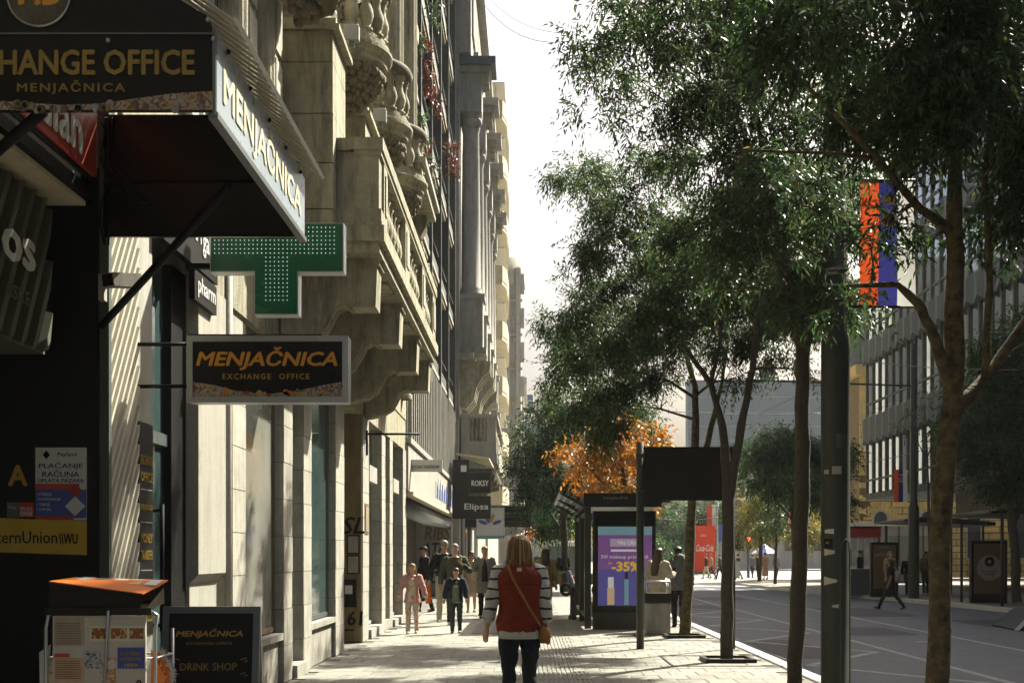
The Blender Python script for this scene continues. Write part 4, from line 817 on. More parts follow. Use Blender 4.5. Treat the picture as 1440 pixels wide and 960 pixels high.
# ================================================================== OFFICE BUILDING RIGHT
O = thing('office_building', 'dark modern office block with vertical fins and overhanging floors across the road', 'building')
OX = 18.0; bx('core', 'bronze', O, OX+.35, 42, -70, 67.6, 4.7, 20.0); bx('soffit', 'office_band', O, OX+.2, 42, -70, 67.5, 4.5, 4.7)
bx('ground_floor_wall', 'stone_dark', O, 23.5, 42, -70, 58, 0, 4.5); bx('soffit_beam', 'stone_dark', O, OX+2.5, 42, 20, 60, 3.3, 4.5)
nb_ = 39; dy = (67.5-20.3)/nb_
pane = MB().box(-.02, .02, -.42, .42, 0, 1.0).mesh('pane', 'office_glass'); finm = MB().prism([(0, -.13), (-.15, -.07), (-.15, .07), (0, .13)], 'z', 0, 1.0).mesh('fin', 'fin_green'); mul = MB().box(-.05, .05, -.48, .48, 0, .09).mesh('transom', 'fin_green')
for fl in range(4):
    z0_ = 4.75+fl*4.1; hh_ = 2.85 if fl == 0 else 3.05
    for i in range(nb_+1):
        f = link(finm, 'fin', O, (OX+.35, 20.3+i*dy, z0_)); f.scale = (1, 1, hh_)
        if i < nb_:
            q = link(pane, 'pane', O, (OX+.30, 20.3+(i+.5)*dy, z0_+.05), R(rnd.uniform(-1.5, 1.5))); q.scale = (1, 1, hh_-.1)
            link(mul, 'transom', O, (OX+.26, 20.3+(i+.5)*dy, z0_+.75))
    b = MB(); zt = z0_+hh_; zn = 4.75+(fl+1)*4.1
    for i in range(nb_):
        ya, yb = 20.3+i*dy-.12*0, 20.3+(i+1)*dy; ym = (ya+yb)/2
        b.add([(OX, ya, zt-.18), (OX-.10, ym, zt+.06), (OX, yb, zt-.18), (OX, yb, zn+.12), (OX-.10, ym, zn-.08), (OX, ya, zn+.12)], [(0, 1, 4, 5), (1, 2, 3, 4)])
        b.add([(OX, ya, zt-.18), (OX-.10, ym, zt+.06), (OX, yb, zt-.18), (OX+.35, yb, zt), (OX+.35, ya, zt)], [(0, 4, 3, 2, 1)])
    if fl < 3: b.build('spandrel', 'office_band', O)
    else: bx('parapet', 'office_band', O, OX-.05, OX+.4, 20.2, 67.6, zt, zt+.4)
b = MB()
for i in range(nb_):
    ya, yb = 20.3+i*dy, 20.3+(i+1)*dy; ym = (ya+yb)/2; b.add([(OX+.02, ya, 4.52), (OX-.1, ym, 4.66), (OX+.02, yb, 4.52), (OX+.02, yb, 4.76), (OX-.1, ym, 4.8), (OX+.02, ya, 4.76)], [(0, 1, 4, 5), (1, 2, 3, 4)])
b.build('hem_band', 'fin_green', O)
# ================================================================== STREET FURNITURE
g = thing('street_pole', 'thick dark green tram pole with torn stickers at the kerb', 'pole', (3.225, 13.16, 0))
MB().lathe([(.20, 0), (.20, .04), (.152, .08), (.15, 3.72), (.146, 3.80), (.118, 3.88), (.115, 9.5), (.001, 9.5)], 24).build('shaft', 'steel_green', g)
for z in (4.35, 4.52, 4.47, 5.70, 5.55): MB().lathe([(.1185, 0), (.122, .005), (.122, .022), (.1185, .027)], 20, (0, 0, z)).build('band', 'stone_grey', g)
MB().loft([(.012, -.148, .1), (.012, -.149, 1.55), (.035, -.148, 1.66), (.075, -.134, 1.70), (.115, -.106, 1.66), (.128, -.09, 1.5), (.128, -.09, .1)], .009, 5).build('inspection_door', 'fin_green', g)
def sticker(x, y, w_, h_, m_, skew=0):
    th = math.asin(max(-.97, min(.97, (x-1175)/20*.98))); n = 5; b = MB(); z = 1.53-(y-780)/133; dw = w_/133/.15; vs_ = []
    for i in range(n+1):
        t = th+dw*(i/n-.5); hh_ = h_/133*(1+skew*(i/n-.5)); vs_ += [(.1525*math.sin(t), -.1525*math.cos(t), z-hh_/2), (.1525*math.sin(t), -.1525*math.cos(t), z+hh_/2)]
    b.add(vs_, [(2*i, 2*i+2, 2*i+3, 2*i+1) for i in range(n)]).build('sticker', m_, g)
for a in ((1172, 662, 13, 11, 'stone_grey'), (1178, 621, 13, 20, 'corrugated_dark'), (1159, 664, 8, 6, 'stone_grey'), (1162, 747, 14, 6, 'white_print', .5), (1162, 776, 16, 7, 'paper', -.8), (1161, 764, 13, 14, 'black'), (1163, 816, 20, 8, 'paper', -1.2), (1170, 851, 9, 4, 'paper', .8)): sticker(*a)
text('AO', 'yellow', g, (-.105, -.115, 1.66), .05, .03, 'cam', .02)
def banner(name, label, x, Y, z0, z1, wd, crest=True, m=('flag_red', 'flag_blue', 'flag_white'), arm=None):
    f = thing(name, label, 'flag', (x, Y, z0)); n = 6
    for k in range(3):
        b = MB(); w3 = wd/3
        for i in range(n+1):
            z = (z1-z0)*i/n
            for j in range(3):
                xx = k*w3+j*w3/2; b.v.append((xx, .03*math.sin(xx/wd*5+i*.7)*(1-i/n*.5), z))
        for i in range(n):
            for j in range(2): b.f.append((i*3+j, i*3+j+1, i*3+j+4, i*3+j+3)); b.sm.append(True)
        b.build('stripe', m[k], f)
    if crest:
        MB().lathe([(.001, 0), (wd*.17, 0)], 16).xf(Matrix.Translation((wd*.5, -.045, (z1-z0)*.68)) @ Matrix.Rotation(R(90), 4, 'X')).build('crest', 'flag_white', f); MB().lathe([(.001, 0), (wd*.12, 0)], 8).xf(Matrix.Translation((wd*.5, -.048, (z1-z0)*.68)) @ Matrix.Rotation(R(90), 4, 'X')).build('crest_shield', 'flag_red', f)
        MB().box(wd*.38, wd*.62, -.05, -.046, (z1-z0)*.80, (z1-z0)*.86).build('crest_crown', 'gold', f)
    for z in (0, z1-z0): MB().tube((arm if arm is not None else -.2, 0, z), (wd+.02, 0, z), .015, 6).build('rod', 'bronze', f)
    return f
banner('flag_banner', 'large vertical red blue white flag banner hanging from the thick pole', 3.50, 13.2, 4.16, 5.5, .58, arm=-.18)
# blank board on two posts
g = thing('information_board', 'blank dark board on two posts between the tree trunks', 'sign board')
Y = 20.3; bx('board', 'bronze', g, 1.80, 3.29, Y-.03, Y+.05, 2.44, 3.26); bx('board_edge', 'black', g, 1.80, 3.29, Y-.035, Y+.055, 3.262, 3.29); bx('board_edge', 'black', g, 1.80, 3.29, Y-.035, Y+.055, 2.42, 2.438)
for x in (1.86, 2.54, 3.22):
    for z in (2.5, 3.2): MB().ball((x, Y-.032, z), .012, .006, .012, 6, 4).build('bolt', 'steel_green', g)
for z in (2.55, 3.12): bx('clamp', 'steel_green', g, 1.72, 1.86, Y-.07, Y+.07, z, z+.05)
MB().tube((1.79, Y+.0, 0), (1.79, Y, 3.37), .062, 14).build('post', 'steel_green', g); MB().tube((3.30, Y+.02, 0), (3.30, Y+.02, 3.3), .045, 14).build('post', 'steel_green', g)
# litter bin
g = thing('litter_bin', 'concrete litter bin with dark top and metal hoop beside the woman in cream', 'litter bin', (2.43, 24.0, 0))
MB().box(-.22, .25, -.2, .2, 0, .62).build('body', 'stone_grey', g, bevel=.02); MB().box(-.235, .265, -.215, .215, .62, .80).build('rim', 'bronze', g)
MB().loft([(-.21, -.19, .8), (-.21, -.19, 1.02), (.24, -.19, 1.02), (.24, -.19, .8)], .02, 6).build('hoop', 'alu', g); MB().loft([(-.21, .19, .8), (-.21, .19, 1.02), (.24, .19, 1.02), (.24, .19, .8)], .02, 6).build('hoop', 'alu', g)
# near bus shelter
g = thing('bus_shelter', 'dark green bus shelter with louvred roof edge on the near pavement', 'bus shelter')
for y in (25.9, 28.8, 31.7): MB().box(1.13, 1.26, y, y+.13, 0, 2.62).build('post', 'steel_green', g)
for y in (26.03, 28.93): 
    bx('glass_wall', 'glass_clear', g, 1.185, 1.195, y+.02, y+2.75, .25, 2.4); bx('rail', 'steel_green', g, 1.16, 1.22, y, y+2.77, .2, .26); bx('rail', 'steel_green', g, 1.16, 1.22, y, y+2.77, 2.38, 2.45)
bx('roof', 'steel_green', g, 1.1, 2.9, 25.8, 32.0, 2.62, 2.78); bx('front_fascia', 'bronze', g, 1.1, 2.7, 25.6, 25.79, 2.52, 2.80)
for i in range(8):
    t = i/7; MB().box(.60+t*.5, .66+t*.5, 25.7, 32.0, 2.82-.26*t*t-.02, 2.86-.26*t*t).build('louvre', 'bronze' if i % 2 else 'alu_dark', g)
for y in (25.75, 28.8, 31.9): MB().prism([(.6, 2.80), (1.12, 2.50), (1.12, 2.62), (.6, 2.84)], 'y', y, y+.06).build('bracket', 'steel_green', g)
bx('bench', 'wood', g, 1.35, 1.75, 27.2, 31.2, .42, .47); [MB().box(1.5, 1.6, y, y+.1, 0, .42).build('leg', 'steel_green', g) for y in (27.6, 30.7)]
text('STAJALIŠTE', 'stone_grey', g, (1.75, 25.59, 2.70), .5, .07)
ad = thing('advert_panel', 'lit purple makeup advert panel in the near bus shelter', 'advert panel')
Y = 25.55; a = at(834, 718, Y); b = at(922, 886, Y)
bx('case', 'bronze', ad, a.x, b.x, Y, Y+.22, .35, a.z); bx('foot', 'steel_green', ad, a.x, b.x, Y-.02, Y+.24, 0, .345)
pxbox('poster', 'purple', ad, 841, 917, 752, 800, Y-.012, .01); pxbox('poster_lower', 'violet', ad, 841, 917, 800.1, 851, Y-.012, .01); pxbox('poster_band', 'ad_teal', ad, 841, 917, 740, 751.9, Y-.012, .01)
pxbox('speech_bubble', 'ad_grey', ad, 858, 900, 757, 768, Y-.016, .003); pxbox('search_bar', 'ad_white', ad, 859, 899, 772, 775, Y-.016, .003)
text('Hey Lilly.', 'ad_white', ad, at(882, 763, Y-.018), 26/F*Y, 7/F*Y, bold=.01); text('SVI makeup proizvodi', 'ad_white', ad, at(878, 783, Y-.014), 66/F*Y, 6.5/F*Y); text('do', 'ad_yellow', ad, at(858, 791, Y-.014), 5/F*Y, 4/F*Y); text('-35%', 'ad_yellow', ad, at(880, 796, Y-.014), 40/F*Y, 14/F*Y, bold=.03)
for x, w_, m_, mt in ((859, 10, 'ad_peach', 'ad_white'), (881, 6, 'ad_teal', 'ad_dark')):
    bt = pxbox('printed_bottle', m_, ad, x-w_/2, x+w_/2, 826 if x < 870 else 814, 850, Y-.017, .004); pxbox('printed_cap', mt, ad, x-w_/2+1, x+w_/2-1, 811 if x < 870 else 802, 826 if x < 870 else 814, Y-.017, .004)
bx('glass_front', 'glass_clear', ad, a.x+.06, b.x-.06, Y-.03, Y-.024, .45, a.z-.06)
bx('header', 'black', ad, a.x+.02, b.x-.02, Y-.02, Y-.001, at(0, 738, Y).z, a.z-.02)
g = thing('bollard', 'short cast iron bollard with ball top left of the bus shelter', 'bollard', (1.0, 29.6, 0)); MB().lathe([(.1, 0), (.1, .08), (.065, .12), (.055, .55), (.075, .58), (.05, .62), (.075, .68), (.06, .75), (.01, .78)], 14).build('shaft', 'steel_green', g)
# far side stop
def far_shelter(label, x0, x1, y, poster):
    s_ = thing('bus_shelter', label, 'bus shelter'); MB().prism([(x0-.2, 2.78), (x1+.3, 2.62), (x1+.3, 2.75), (x0+.8, 2.98), (x0-.2, 2.84)], 'y', y, y+4).build('roof', 'bronze', s_)
    for x in (x0+.2, x1-.1): 
        for yy in (y+.2, y+3.7): MB().tube((x, yy, 0), (x, yy, 2.7), .05).build('post', 'steel_green', s_)
    bx('glass_wall', 'glass_clear', s_, x0+.3, x1-.2, y+3.7, y+3.72, .3, 2.3); bx('bench', 'wood', s_, x0+.4, x1-.4, y+3, y+3.4, .42, .48); return s_
far_shelter('dark far bus shelter beside the food poster panel across the road', 14.0, 16.9, 46.0, None)
far_shelter('dark far bus shelter at the right edge across the road', 13.9, 18.5, 37.0, None)
def far_panel(label, x0, x1, y, lines, round_=False):
    p_ = thing('advert_panel', label, 'advert panel'); bx('case', 'black', p_, x0, x1, y, y+.2, 0, 2.0); cxp = (x0+x1)/2; bx('poster', 'wood', p_, x0+.08, x1-.08, y-.01, y-.001, .3, 1.9)
    for s_, z, wd, ht, m_ in lines: text(s_, m_, p_, (cxp, y-.03, z), wd, ht, bold=.01)
    if round_:
        MB().lathe([(.001, 0)]+[(.42, 0)], 10).xf(Matrix.Translation((cxp, y-.014, 1.12)) @ Matrix.Rotation(R(90), 4, 'X')).build('printed_disc', 'stone_grey', p_); MB().lathe([(.06, 0), (.16, 0)], 16).xf(Matrix.Translation((cxp, y-.018, 1.32)) @ Matrix.Rotation(R(90), 4, 'X')).build('printed_ring', 'black', p_)
    return p_
q = at(1240, 830, 45.5); far_panel('dark poster panel with pale headline at the far bus stop', 12.45, 13.45, 45.5, (('KUĆA ČASTI', 1.55, .75, .14, 'stone_pale'), ('premijera', 1.8, .4, .07, 'stone_grey'), ('predstava u pozorištu', .55, .7, .08, 'ochre')))
far_panel('dark poster panel with pale round emblem at right across the road', 14.1, 15.25, 39.8, (('PAMĆENJE DRUGA', 1.02, .5, .06, 'black'), ('I KULTURE', .92, .35, .06, 'black')), True)
g = thing('news_kiosk', 'small kiosk with red roof band and price boards at far stop', 'kiosk'); bx('body', 'alu_dark', g, 12.2, 13.2, 47.4, 49.5, 0, 1.0); bx('roof_band', 'red_deep', g, 12.0, 13.3, 47.2, 49.6, 2.2, 2.55); bx('roof_band', 'bronze', g, 11.98, 13.32, 47.25, 49.6, 2.55, 2.62)
for i in range(4): bx('price_board', 'white_print', g, 12.2+i*.26, 12.4+i*.26, 47.32, 47.38, 1.75, 2.15)
for x in (12.1, 13.25): MB().tube((x, 47.3, 0), (x, 47.3, 2.6), .05).build('post', 'steel_green', g)
g = thing('kerb_ramp', 'dark grey wedge shaped barrier at the right road edge', 'barrier'); q = at(1400, 886, 27.5); MB().add([(10.5, 27.0, -.11), (13.4, 27.0, -.11), (13.4, 29.0, -.11), (10.7, 29.0, -.11), (11.15, 27.3, .34), (13.4, 27.3, .46), (13.4, 28.8, .46), (11.2, 28.8, .34)], [(0, 3, 2, 1), (4, 5, 6, 7), (0, 1, 5, 4), (1, 2, 6, 5), (2, 3, 7, 6), (3, 0, 4, 7)]).build('body', 'asphalt_patch', g, bevel=.05)
MB().add([(10.46, 26.95, -.1), (10.56, 26.9, -.1), (11.22, 27.25, .40), (11.12, 27.3, .40)], [(0, 1, 2, 3)]).build('edge', 'grey_far', g)
g = thing('lamp_pole', 'far side lamp post with thin arm and small flag', 'pole', (13.55, 44.0, 0)); MB().lathe([(.19, 0), (.19, 3.2), (.13, 3.35), (.11, 9), (.001, 9)], 14).build('shaft', 'steel_green', g); MB().tube((0, 0, 7.5), (-5.5, 0, 7.7), .035, 6).build('arm', 'steel_green', g); MB().box(-5.9, -5.3, -.1, .1, 7.62, 7.72).build('lamp_head', 'steel_green', g)
banner('flag_banner', 'small vertical flag banner on the far side lamp post', 12.85, 44.0, 3.4, 4.55, .48, arm=.6)
g = thing('lamp_pole', 'slim far lamp post beside the roadside trees', 'pole', (13.6, 62.0, 0)); MB().lathe([(.16, 0), (.12, 9), (.001, 9)], 12).build('shaft', 'steel_green', g)
banner('flag_banner', 'small red flag banner on the slim far lamp post', 12.9, 62.0, 3.1, 4.5, .6, m=('flag_red', 'bronze', 'flag_white'), crest=False, arm=.6)
g = thing('flag_pole', 'distant pole with red and white flag behind the dark board', 'pole', (16.2, 108.0, 0)); MB().tube((0, 0, 0), (0, 0, 8), .09).build('shaft', 'lamp_grey', g); MB().box(-.9, -.45, 0, .03, 3.8, 5.9).build('flag_stripe', 'flag_red', g); MB().box(-.45, -.05, 0, .03, 3.8, 5.9).build('flag_stripe', 'flag_white', g)
g = thing('direction_signs', 'pair of small blue direction signs on the far square', 'sign'); bx('plate', 'blue_mid', g, 15.1, 15.9, 100, 100.05, 2.6, 4.0); bx('plate', 'blue_mid', g, 16.1, 16.9, 100, 100.05, 2.6, 4.0); [MB().tube((x, 100.1, 0), (x, 100.1, 4), .05).build('post', 'lamp_grey', g) for x in (15.5, 16.5)]
g = thing('drink_advert', 'red drink advertising pillar with white script on the far square', 'advert panel', (13.9, 100, 0)); MB().box(-.72, .95, 0, .5, .2, 3.9).build('panel', 'flag_red', g); text('Coca-Cola', 'white', g, (.1, -.02, 2.1), 1.4, .55, 'cam', .01, .35); text('ZERO', 'white', g, (.0, -.02, 3.1), .5, .16); bx('foot', 'slate', g, -.8, 1.0, -.05, .55, 0, .2)
g = thing('traffic_light', 'traffic light with red lamp lit beside the far crossing', 'traffic light', (14.35, 84, 0))
MB().tube((.35, 0, 0), (.35, 0, 3.4), .1).build('pole', 'slate', g); MB().box(-1.15, .0, -.1, .3, 1.9, 3.5).build('backing', 'black', g); MB().box(.2, .55, -.15, .1, 1.95, 2.9).build('housing', 'black', g); MB().ball((.37, -.18, 2.62), .14, .04, .14).build('red_lamp', 'red_lamp', g); MB().ball((.37, -.17, 2.2), .12, .03, .12).build('green_lamp', 'black', g)
g = thing('control_cabinet', 'pale grey control cabinet at the foot of the traffic light', 'cabinet', (13.5, 82, 0)); MB().box(-.3, .3, 0, .4, 0, 1.1).build('body', 'grey_far', g); MB().box(-.33, .33, -.03, .43, 1.1, 1.16).build('lid', 'slate', g)
g = thing('parasol', 'white and violet striped market parasol on the far pavement', 'parasol', (17.3, 92, 0)); g.scale = (.75, .75, .95); MB().tube((0, 0, 0), (0, 0, 2.2), .04).build('pole', 'alu', g)
for k in range(8):
    t0, t1 = k*math.pi/4, (k+1)*math.pi/4; MB().add([(0, 0, 2.5), (1.35*math.cos(t0), 1.35*math.sin(t0), 1.75), (1.35*math.cos(t1), 1.35*math.sin(t1), 1.75)], [(0, 1, 2)]).build('canopy_panel', 'violet' if k % 2 else 'white', g)
g = thing('glass_pavilion', 'pale fenced glass pavilion behind the near pole across the road', 'kiosk'); bx('wall', 'white_far', g, 17.8, 24, 72, 75, 0, .9); bx('glass', 'grey_far', g, 17.9, 24, 72.1, 74.9, .9, 3.2); bx('roof', 'white_far', g, 17.6, 24, 71.8, 75.2, 3.2, 3.4)
for i in range(9): MB().box(17.8+i*.7, 17.86+i*.7, 71.95, 72.05, .9, 3.2).build('mullion', 'fin_green', g)
for i, x, y, m_ in ((2, 15.4, 118, 'alu_dark'), (3, 8.4, 95, 'white')):
    g = thing('parked_car', ('dark parked car behind the roadside trees on the right', 'white parked car by the glass pavilion', 'grey car waiting beyond the crossing', 'white car with rounded roof beyond the hooded man')[i], 'car', (x, y, -.1), R((90, 80, 0, 15)[i]), 'cars on the far square')
    MB().prism([(-2.1, .35), (-2.15, .75), (-1.9, .92), (-1.2, 1.0), (-.7, 1.45), (.9, 1.5), (1.6, 1.05), (2.1, .95), (2.2, .6), (2.1, .3)], 'x', -.85, .85).build('body', m_, g, bevel=.06)
    for sx in (-.86, .86): MB().prism([(-1.0, 1.02), (-.62, 1.38), (.85, 1.42), (1.35, 1.05)], 'x', sx-.01, sx+.01).build('side_window', 'glass', g)
    MB().add([(-.7, -1.12, 1.06), (.7, -1.12, 1.06), (.62, -.74, 1.42), (-.62, -.74, 1.42)], [(0, 1, 2, 3)]).build('windscreen', 'glass', g)
    for sx in (-.8, .8):
        for sy in (-1.35, 1.35): wl = MB().lathe([(.001, -.1), (.30, -.1), (.32, 0), (.30, .1), (.001, .1)], 14).xf(Matrix.Translation((sx, sy, .32)) @ Matrix.Rotation(R(90), 4, 'Y')).build('wheel', 'black', g); MB().lathe([(.001, -.11), (.19, -.11), (.19, .11), (.001, .11)], 12).xf(Matrix.Translation((sx, sy, .32)) @ Matrix.Rotation(R(90), 4, 'Y')).build('rim', 'alu', wl)
    for sx in (-.6, .6): MB().ball((sx, -2.12, .72), .16, .05, .08).build('headlight', 'white', g)
g = thing('white_kiosk', 'white roofed street kiosk far down the pavement', 'kiosk', (1.55, 66, 0)); MB().box(-.65, .9, 0, 2, 0, 2.0).build('body', 'alu_dark', g); MB().box(-.9, 1.2, -.2, 2.2, 2.0, 2.3).build('roof', 'white', g, bevel=.1)
g = thing('orange_awning', 'distant orange shop awning far down the pavement', 'awning'); MB().prism([(0, 3.0), (0, 3.6), (2.2, 4.4), (2.2, 4.2)], 'x', .2, 3.2).build('cloth', 'orange', g); g.location = (-.6, 116, 0); [MB().tube((x, .1, 0), (x, .1, 3), .06).build('post', 'slate', g) for x in (.3, 3.1)]
g = thing('street_pole', 'slim grey lamp post far down the near pavement', 'pole', (2.45, 58, 0)); MB().lathe([(.14, 0), (.1, 7.5), (.001, 7.5)], 12).build('shaft', 'lamp_grey', g)
banner('flag_banner', 'tiny red flag banner far down the near pavement', 2.6, 58, 3.2, 4.6, .5, crest=False, m=('flag_red', 'flag_blue', 'flag_red'), arm=-.1)
for i, (x, y) in enumerate(((1.9, 46), (2.3, 62), (2.2, 74))):
    g = thing('motor_scooter', ('dark parked scooter behind the bus shelter', 'second parked scooter farther down the pavement', 'farthest parked scooter on the near pavement')[i], 'scooter', (x, y, 0), R(70), 'scooters parked on the pavement')
    for sy in (-.62, .62): MB().lathe([(.14, -.06), (.24, -.05), (.25, 0), (.24, .05), (.14, .06)], 14).xf(Matrix.Translation((0, sy, .25)) @ Matrix.Rotation(R(90), 4, 'Y')).build('wheel', 'black', g)
    MB().loft([(0, -.75, .5), (0, -.4, .72), (0, .0, .45), (0, .35, .4), (0, .55, .95)], [.12, .16, .14, .12, .1], 10).build('body', ('slate', 'red_deep', 'alu_dark')[i], g); MB().loft([(0, -.7, .78), (0, -.1, .8)], [(.12, .05), (.13, .06)], 10).build('seat', 'black', g); MB().tube((-.32, .5, 1.05), (.32, .5, 1.05), .02).build('handlebar', 'black', g)
# overhead wires
def wire(label, p0, p1, sag, r=.009):
    pts = [Vector(p0).lerp(Vector(p1), i/14)-Vector((0, 0, sag*4*(i/14)*(1-i/14))) for i in range(15)]
    tag(MB().loft(pts, r, 5).build('overhead_wire', 'wire'), label, 'wire', 'overhead tram wires')
wire('overhead wire in front of the office block, lowest of three', at(1200, 652, 60), at(1460, 575, 34), .25, .015); wire('overhead wire in front of the office block, middle of three', at(1195, 600, 60), at(1460, 470, 30), .3, .015); wire('overhead wire crossing level over the near road', at(1200, 505, 40), at(1445, 520, 30), .1, .012)
wire('overhead wire climbing in front of the grey block', at(1010, 600, 110), at(1160, 535, 60), .3, .025); wire('second overhead wire climbing in front of the grey block', at(1070, 612, 110), at(1175, 560, 60), .2, .025); wire('level wire across the grey block', at(930, 577, 90), at(1160, 581, 90), .2, .03)
wire('low wire above the far crossing', at(920, 728, 90), at(1010, 727, 90), .2, .03); wire('second low wire above the far crossing', at(920, 718, 80), at(1010, 712, 80), .1, .02)
wire('thin wire high across the pale sky', at(676, 0, 45), at(800, 58, 30), .5, .01); wire('second thin wire high across the pale sky', at(690, 0, 45), at(800, 47, 30), .3, .008)
# ================================================================== PEOPLE
FOLD = bpy.data.textures.new('folds', 'CLOUDS'); FOLD.noise_scale = .085; FOLD.noise_depth = 1
def remesh(o, vox, sm=4):
    r = o.modifiers.new('remesh', 'REMESH'); r.mode = 'VOXEL'; r.voxel_size = vox; r.use_smooth_shade = True
    s_ = o.modifiers.new('smooth', 'SMOOTH'); s_.iterations = sm; s_.factor = .5
    if o.name.split('.')[0] in ('top', 'coat', 'vest', 'trousers', 'skirt', 'shirt'):
        d_ = o.modifiers.new('folds', 'DISPLACE'); d_.texture = FOLD; d_.strength = .022 if o.name.startswith('vest') else .034; d_.mid_level = .5; d_.texture_coords = 'LOCAL'
    return o
def cmat(name, col, **k):
    if name not in M: mat(name, col, .85, .2, 14, .9, 11, spec=.2, **k)
    return name
TOR = [(.80, .10, .09), (.86, .15, .11), (.95, .168, .12), (1.02, .15, .112), (1.10, .135, .10), (1.22, .15, .11), (1.33, .17, .115), (1.40, .165, .10), (1.45, .115, .08), (1.49, .062, .062)]
def person(label, x, Y, h, yaw, top, bottom, shoes='black', hair='hair_dark', hair_len=.0, legs=((12, 8), (-14, 12)), arms=None, hem=.88, sleeve=1.0, skirt=None, coat=None, group=None, vox=.014, skin='skin', extra=None, z=0.0, wide=1.0, head=(0, 0), flare=1.0, bare=False, cap=None, glasses=False, vest=None, inner=None, hood=False, longsleeve_off=.018):
    P = thing('person', label, 'person', (x, Y, z), yaw, group); k = h/1.75; P.scale = (k, k, k)
    # leg joints
    J = []
    for sx, (a, b) in zip((.09, -.09), legs):
        a, b = R(a), R(b); hip = Vector((sx*wide, 0, .92)); kn = hip+Vector((0, math.sin(a), -math.cos(a)))*.44; an = kn+Vector((0, math.sin(a-b), -math.cos(a-b)))*.40; J.append((hip, kn, an, a-b))
    dz = .085-min(j[2].z for j in J); up = Vector((0, 0, dz)); J = [(a+up, b+up, c+up, d) for a, b, c, d in J]
    arms = arms or (((.06, .02, -.29), (.02, .08, -.25)), ((-.06, -.02, -.29), (-.02, .08, -.25)))
    AR = []
    for sx, (u, f) in zip((1, -1), arms):
        sh = Vector((sx*.175*wide, 0, 1.42+dz)); el = sh+Vector(u); wr = el+Vector(f); AR.append((sh, el, wr, (wr-el).normalized()))
    def torso(b, off, z0, z1, fl=1.0):
        pts = []; rd = []
        rows = [r for r in TOR if z0 < r[0] < z1]
        def itp(zz):
            for q0, q1 in zip(TOR[:-1], TOR[1:]):
                if q0[0] <= zz <= q1[0]: t = (zz-q0[0])/(q1[0]-q0[0]); return (zz, q0[1]+(q1[1]-q0[1])*t, q0[2]+(q1[2]-q0[2])*t)
            return (zz, .16*fl, .125*fl) if zz < .9 else TOR[-1]
        rows = [itp(z0)]+rows+[itp(z1)]
        if z0 < .86: rows = [(z0, .175*fl, .14*fl), (.88, .17, .13)]+[r for r in rows if r[0] > .9]
        for zz, rx, ry in rows: pts.append((0, -.01, zz+dz)); rd.append(((rx*wide)+off, ry*wide+off))
        b.loft(pts, rd, 16, up=(1, 0, 0))
    # body: head, neck, torso, arms, hands, legs in one continuous surface
    b = MB(); torso(b, -.006, .82, 1.49); hx, hy = head
    b.loft([(0, -.01, 1.44+dz), (0, 0, 1.50+dz), (hx*.3, .01, 1.56+dz)], [.065, .054, .054], 12)
    HC = Vector((hx*.5, .015+hy*.5, 1.64+dz)); hd = [(-.115, .025, .03, .03), (-.10, .045, .05, .028), (-.075, .058, .072, .02), (-.03, .070, .088, .008), (.02, .076, .096, 0), (.06, .072, .09, -.004), (.09, .055, .07, -.006), (.108, .025, .035, -.006)]
    b.loft([HC+Vector((0, oy, zz)) for zz, rx, ry, oy in hd], [(rx, ry) for zz, rx, ry, oy in hd], 14)
    b.ball(HC+Vector((0, .095, -.018)), .014, .024, .022, 8, 6); b.ball(HC+Vector((0, .082, -.055)), .024, .016, .012, 8, 5)
    for sx in (-1, 1): b.ball(HC+Vector((sx*.076, -.004, -.012)), .011, .02, .03, 8, 6)
    for sh, el, wr, d in AR:
        b.loft([sh+Vector((0, 0, .01)), sh.lerp(el, .5), el, el.lerp(wr, .35), wr], [.052, .046, .04, .039, .026], 10)
        sv_ = Vector((.65 if sh.x > 0 else -.65, .76, 0)); side = sv_-d*sv_.dot(d)
        side = side.normalized() if side.length > .2 else Vector((0, 0, 1)); nrm = d.cross(side)
        b.loft([wr-d*.01, wr+d*.03, wr+d*.085], [(.028, .02), (.041, .02), (.043, .018)], 10, up=side)
        for q, ln in ((-.030, .052), (-.010, .066), (.011, .070), (.031, .062)):
            base = wr+d*.078+side*q; b.loft([base, base+d*ln*.5+nrm*.004, base+d*ln+nrm*.014], [.0115, .0108, .009], 6)
        base = wr+d*.03+side*.032; b.loft([base, base+d*.03+side*.022, base+d*.062+side*.024+nrm*.01], [.012, .011, .008], 6)
    for hip, kn, an, d in J:
        b.loft([hip+Vector((0, 0, .02)), hip.lerp(kn, .4), kn, kn.lerp(an, .35), an], [.082, .074, .052, .052, .034], 10)
        b.loft([an+Vector((0, -.04, -.05)), an+Vector((0, .04, -.05)), an+Vector((0, .14, -.065))], [.035, .038, .03], 8)
    remesh(b.build('body', skin, P), vox*.8, 3)
    # face details
    e = MB()
    for sx in (-1, 1): MB().ball(HC+Vector((sx*.030, .084, .008)), .008, .006, .005, 8, 5).build('eye', 'black', P)
    if glasses: MB().ball(HC+Vector((.032, .088, .008)), .027, .012, .02, 10, 6).ball(HC+Vector((-.032, .088, .008)), .027, .012, .02, 10, 6).box(HC.x-.078, HC.x+.078, HC.y-.01, HC.y+.08, HC.z+.008, HC.z+.014).build('sunglasses', 'black_gloss', P)
    MB().ball(HC+Vector((0, .093, -.055)), .022, .008, .006, 8, 4).build('mouth', 'red_deep', P)
    # trousers or skirt
    if skirt:
        nm, zlo, fl = skirt; q = MB(); q.loft([(0, -.01, 1.04+dz), (0, -.01, .92+dz), (0, 0, (.92+zlo)/2+dz), (0, .01, zlo+dz)], [(.15*wide, .12), (.185*wide, .145), (.19*wide*fl, .16*fl), (.19*wide*fl, .17*fl)], 16); remesh(q.build('skirt', nm, P), vox)
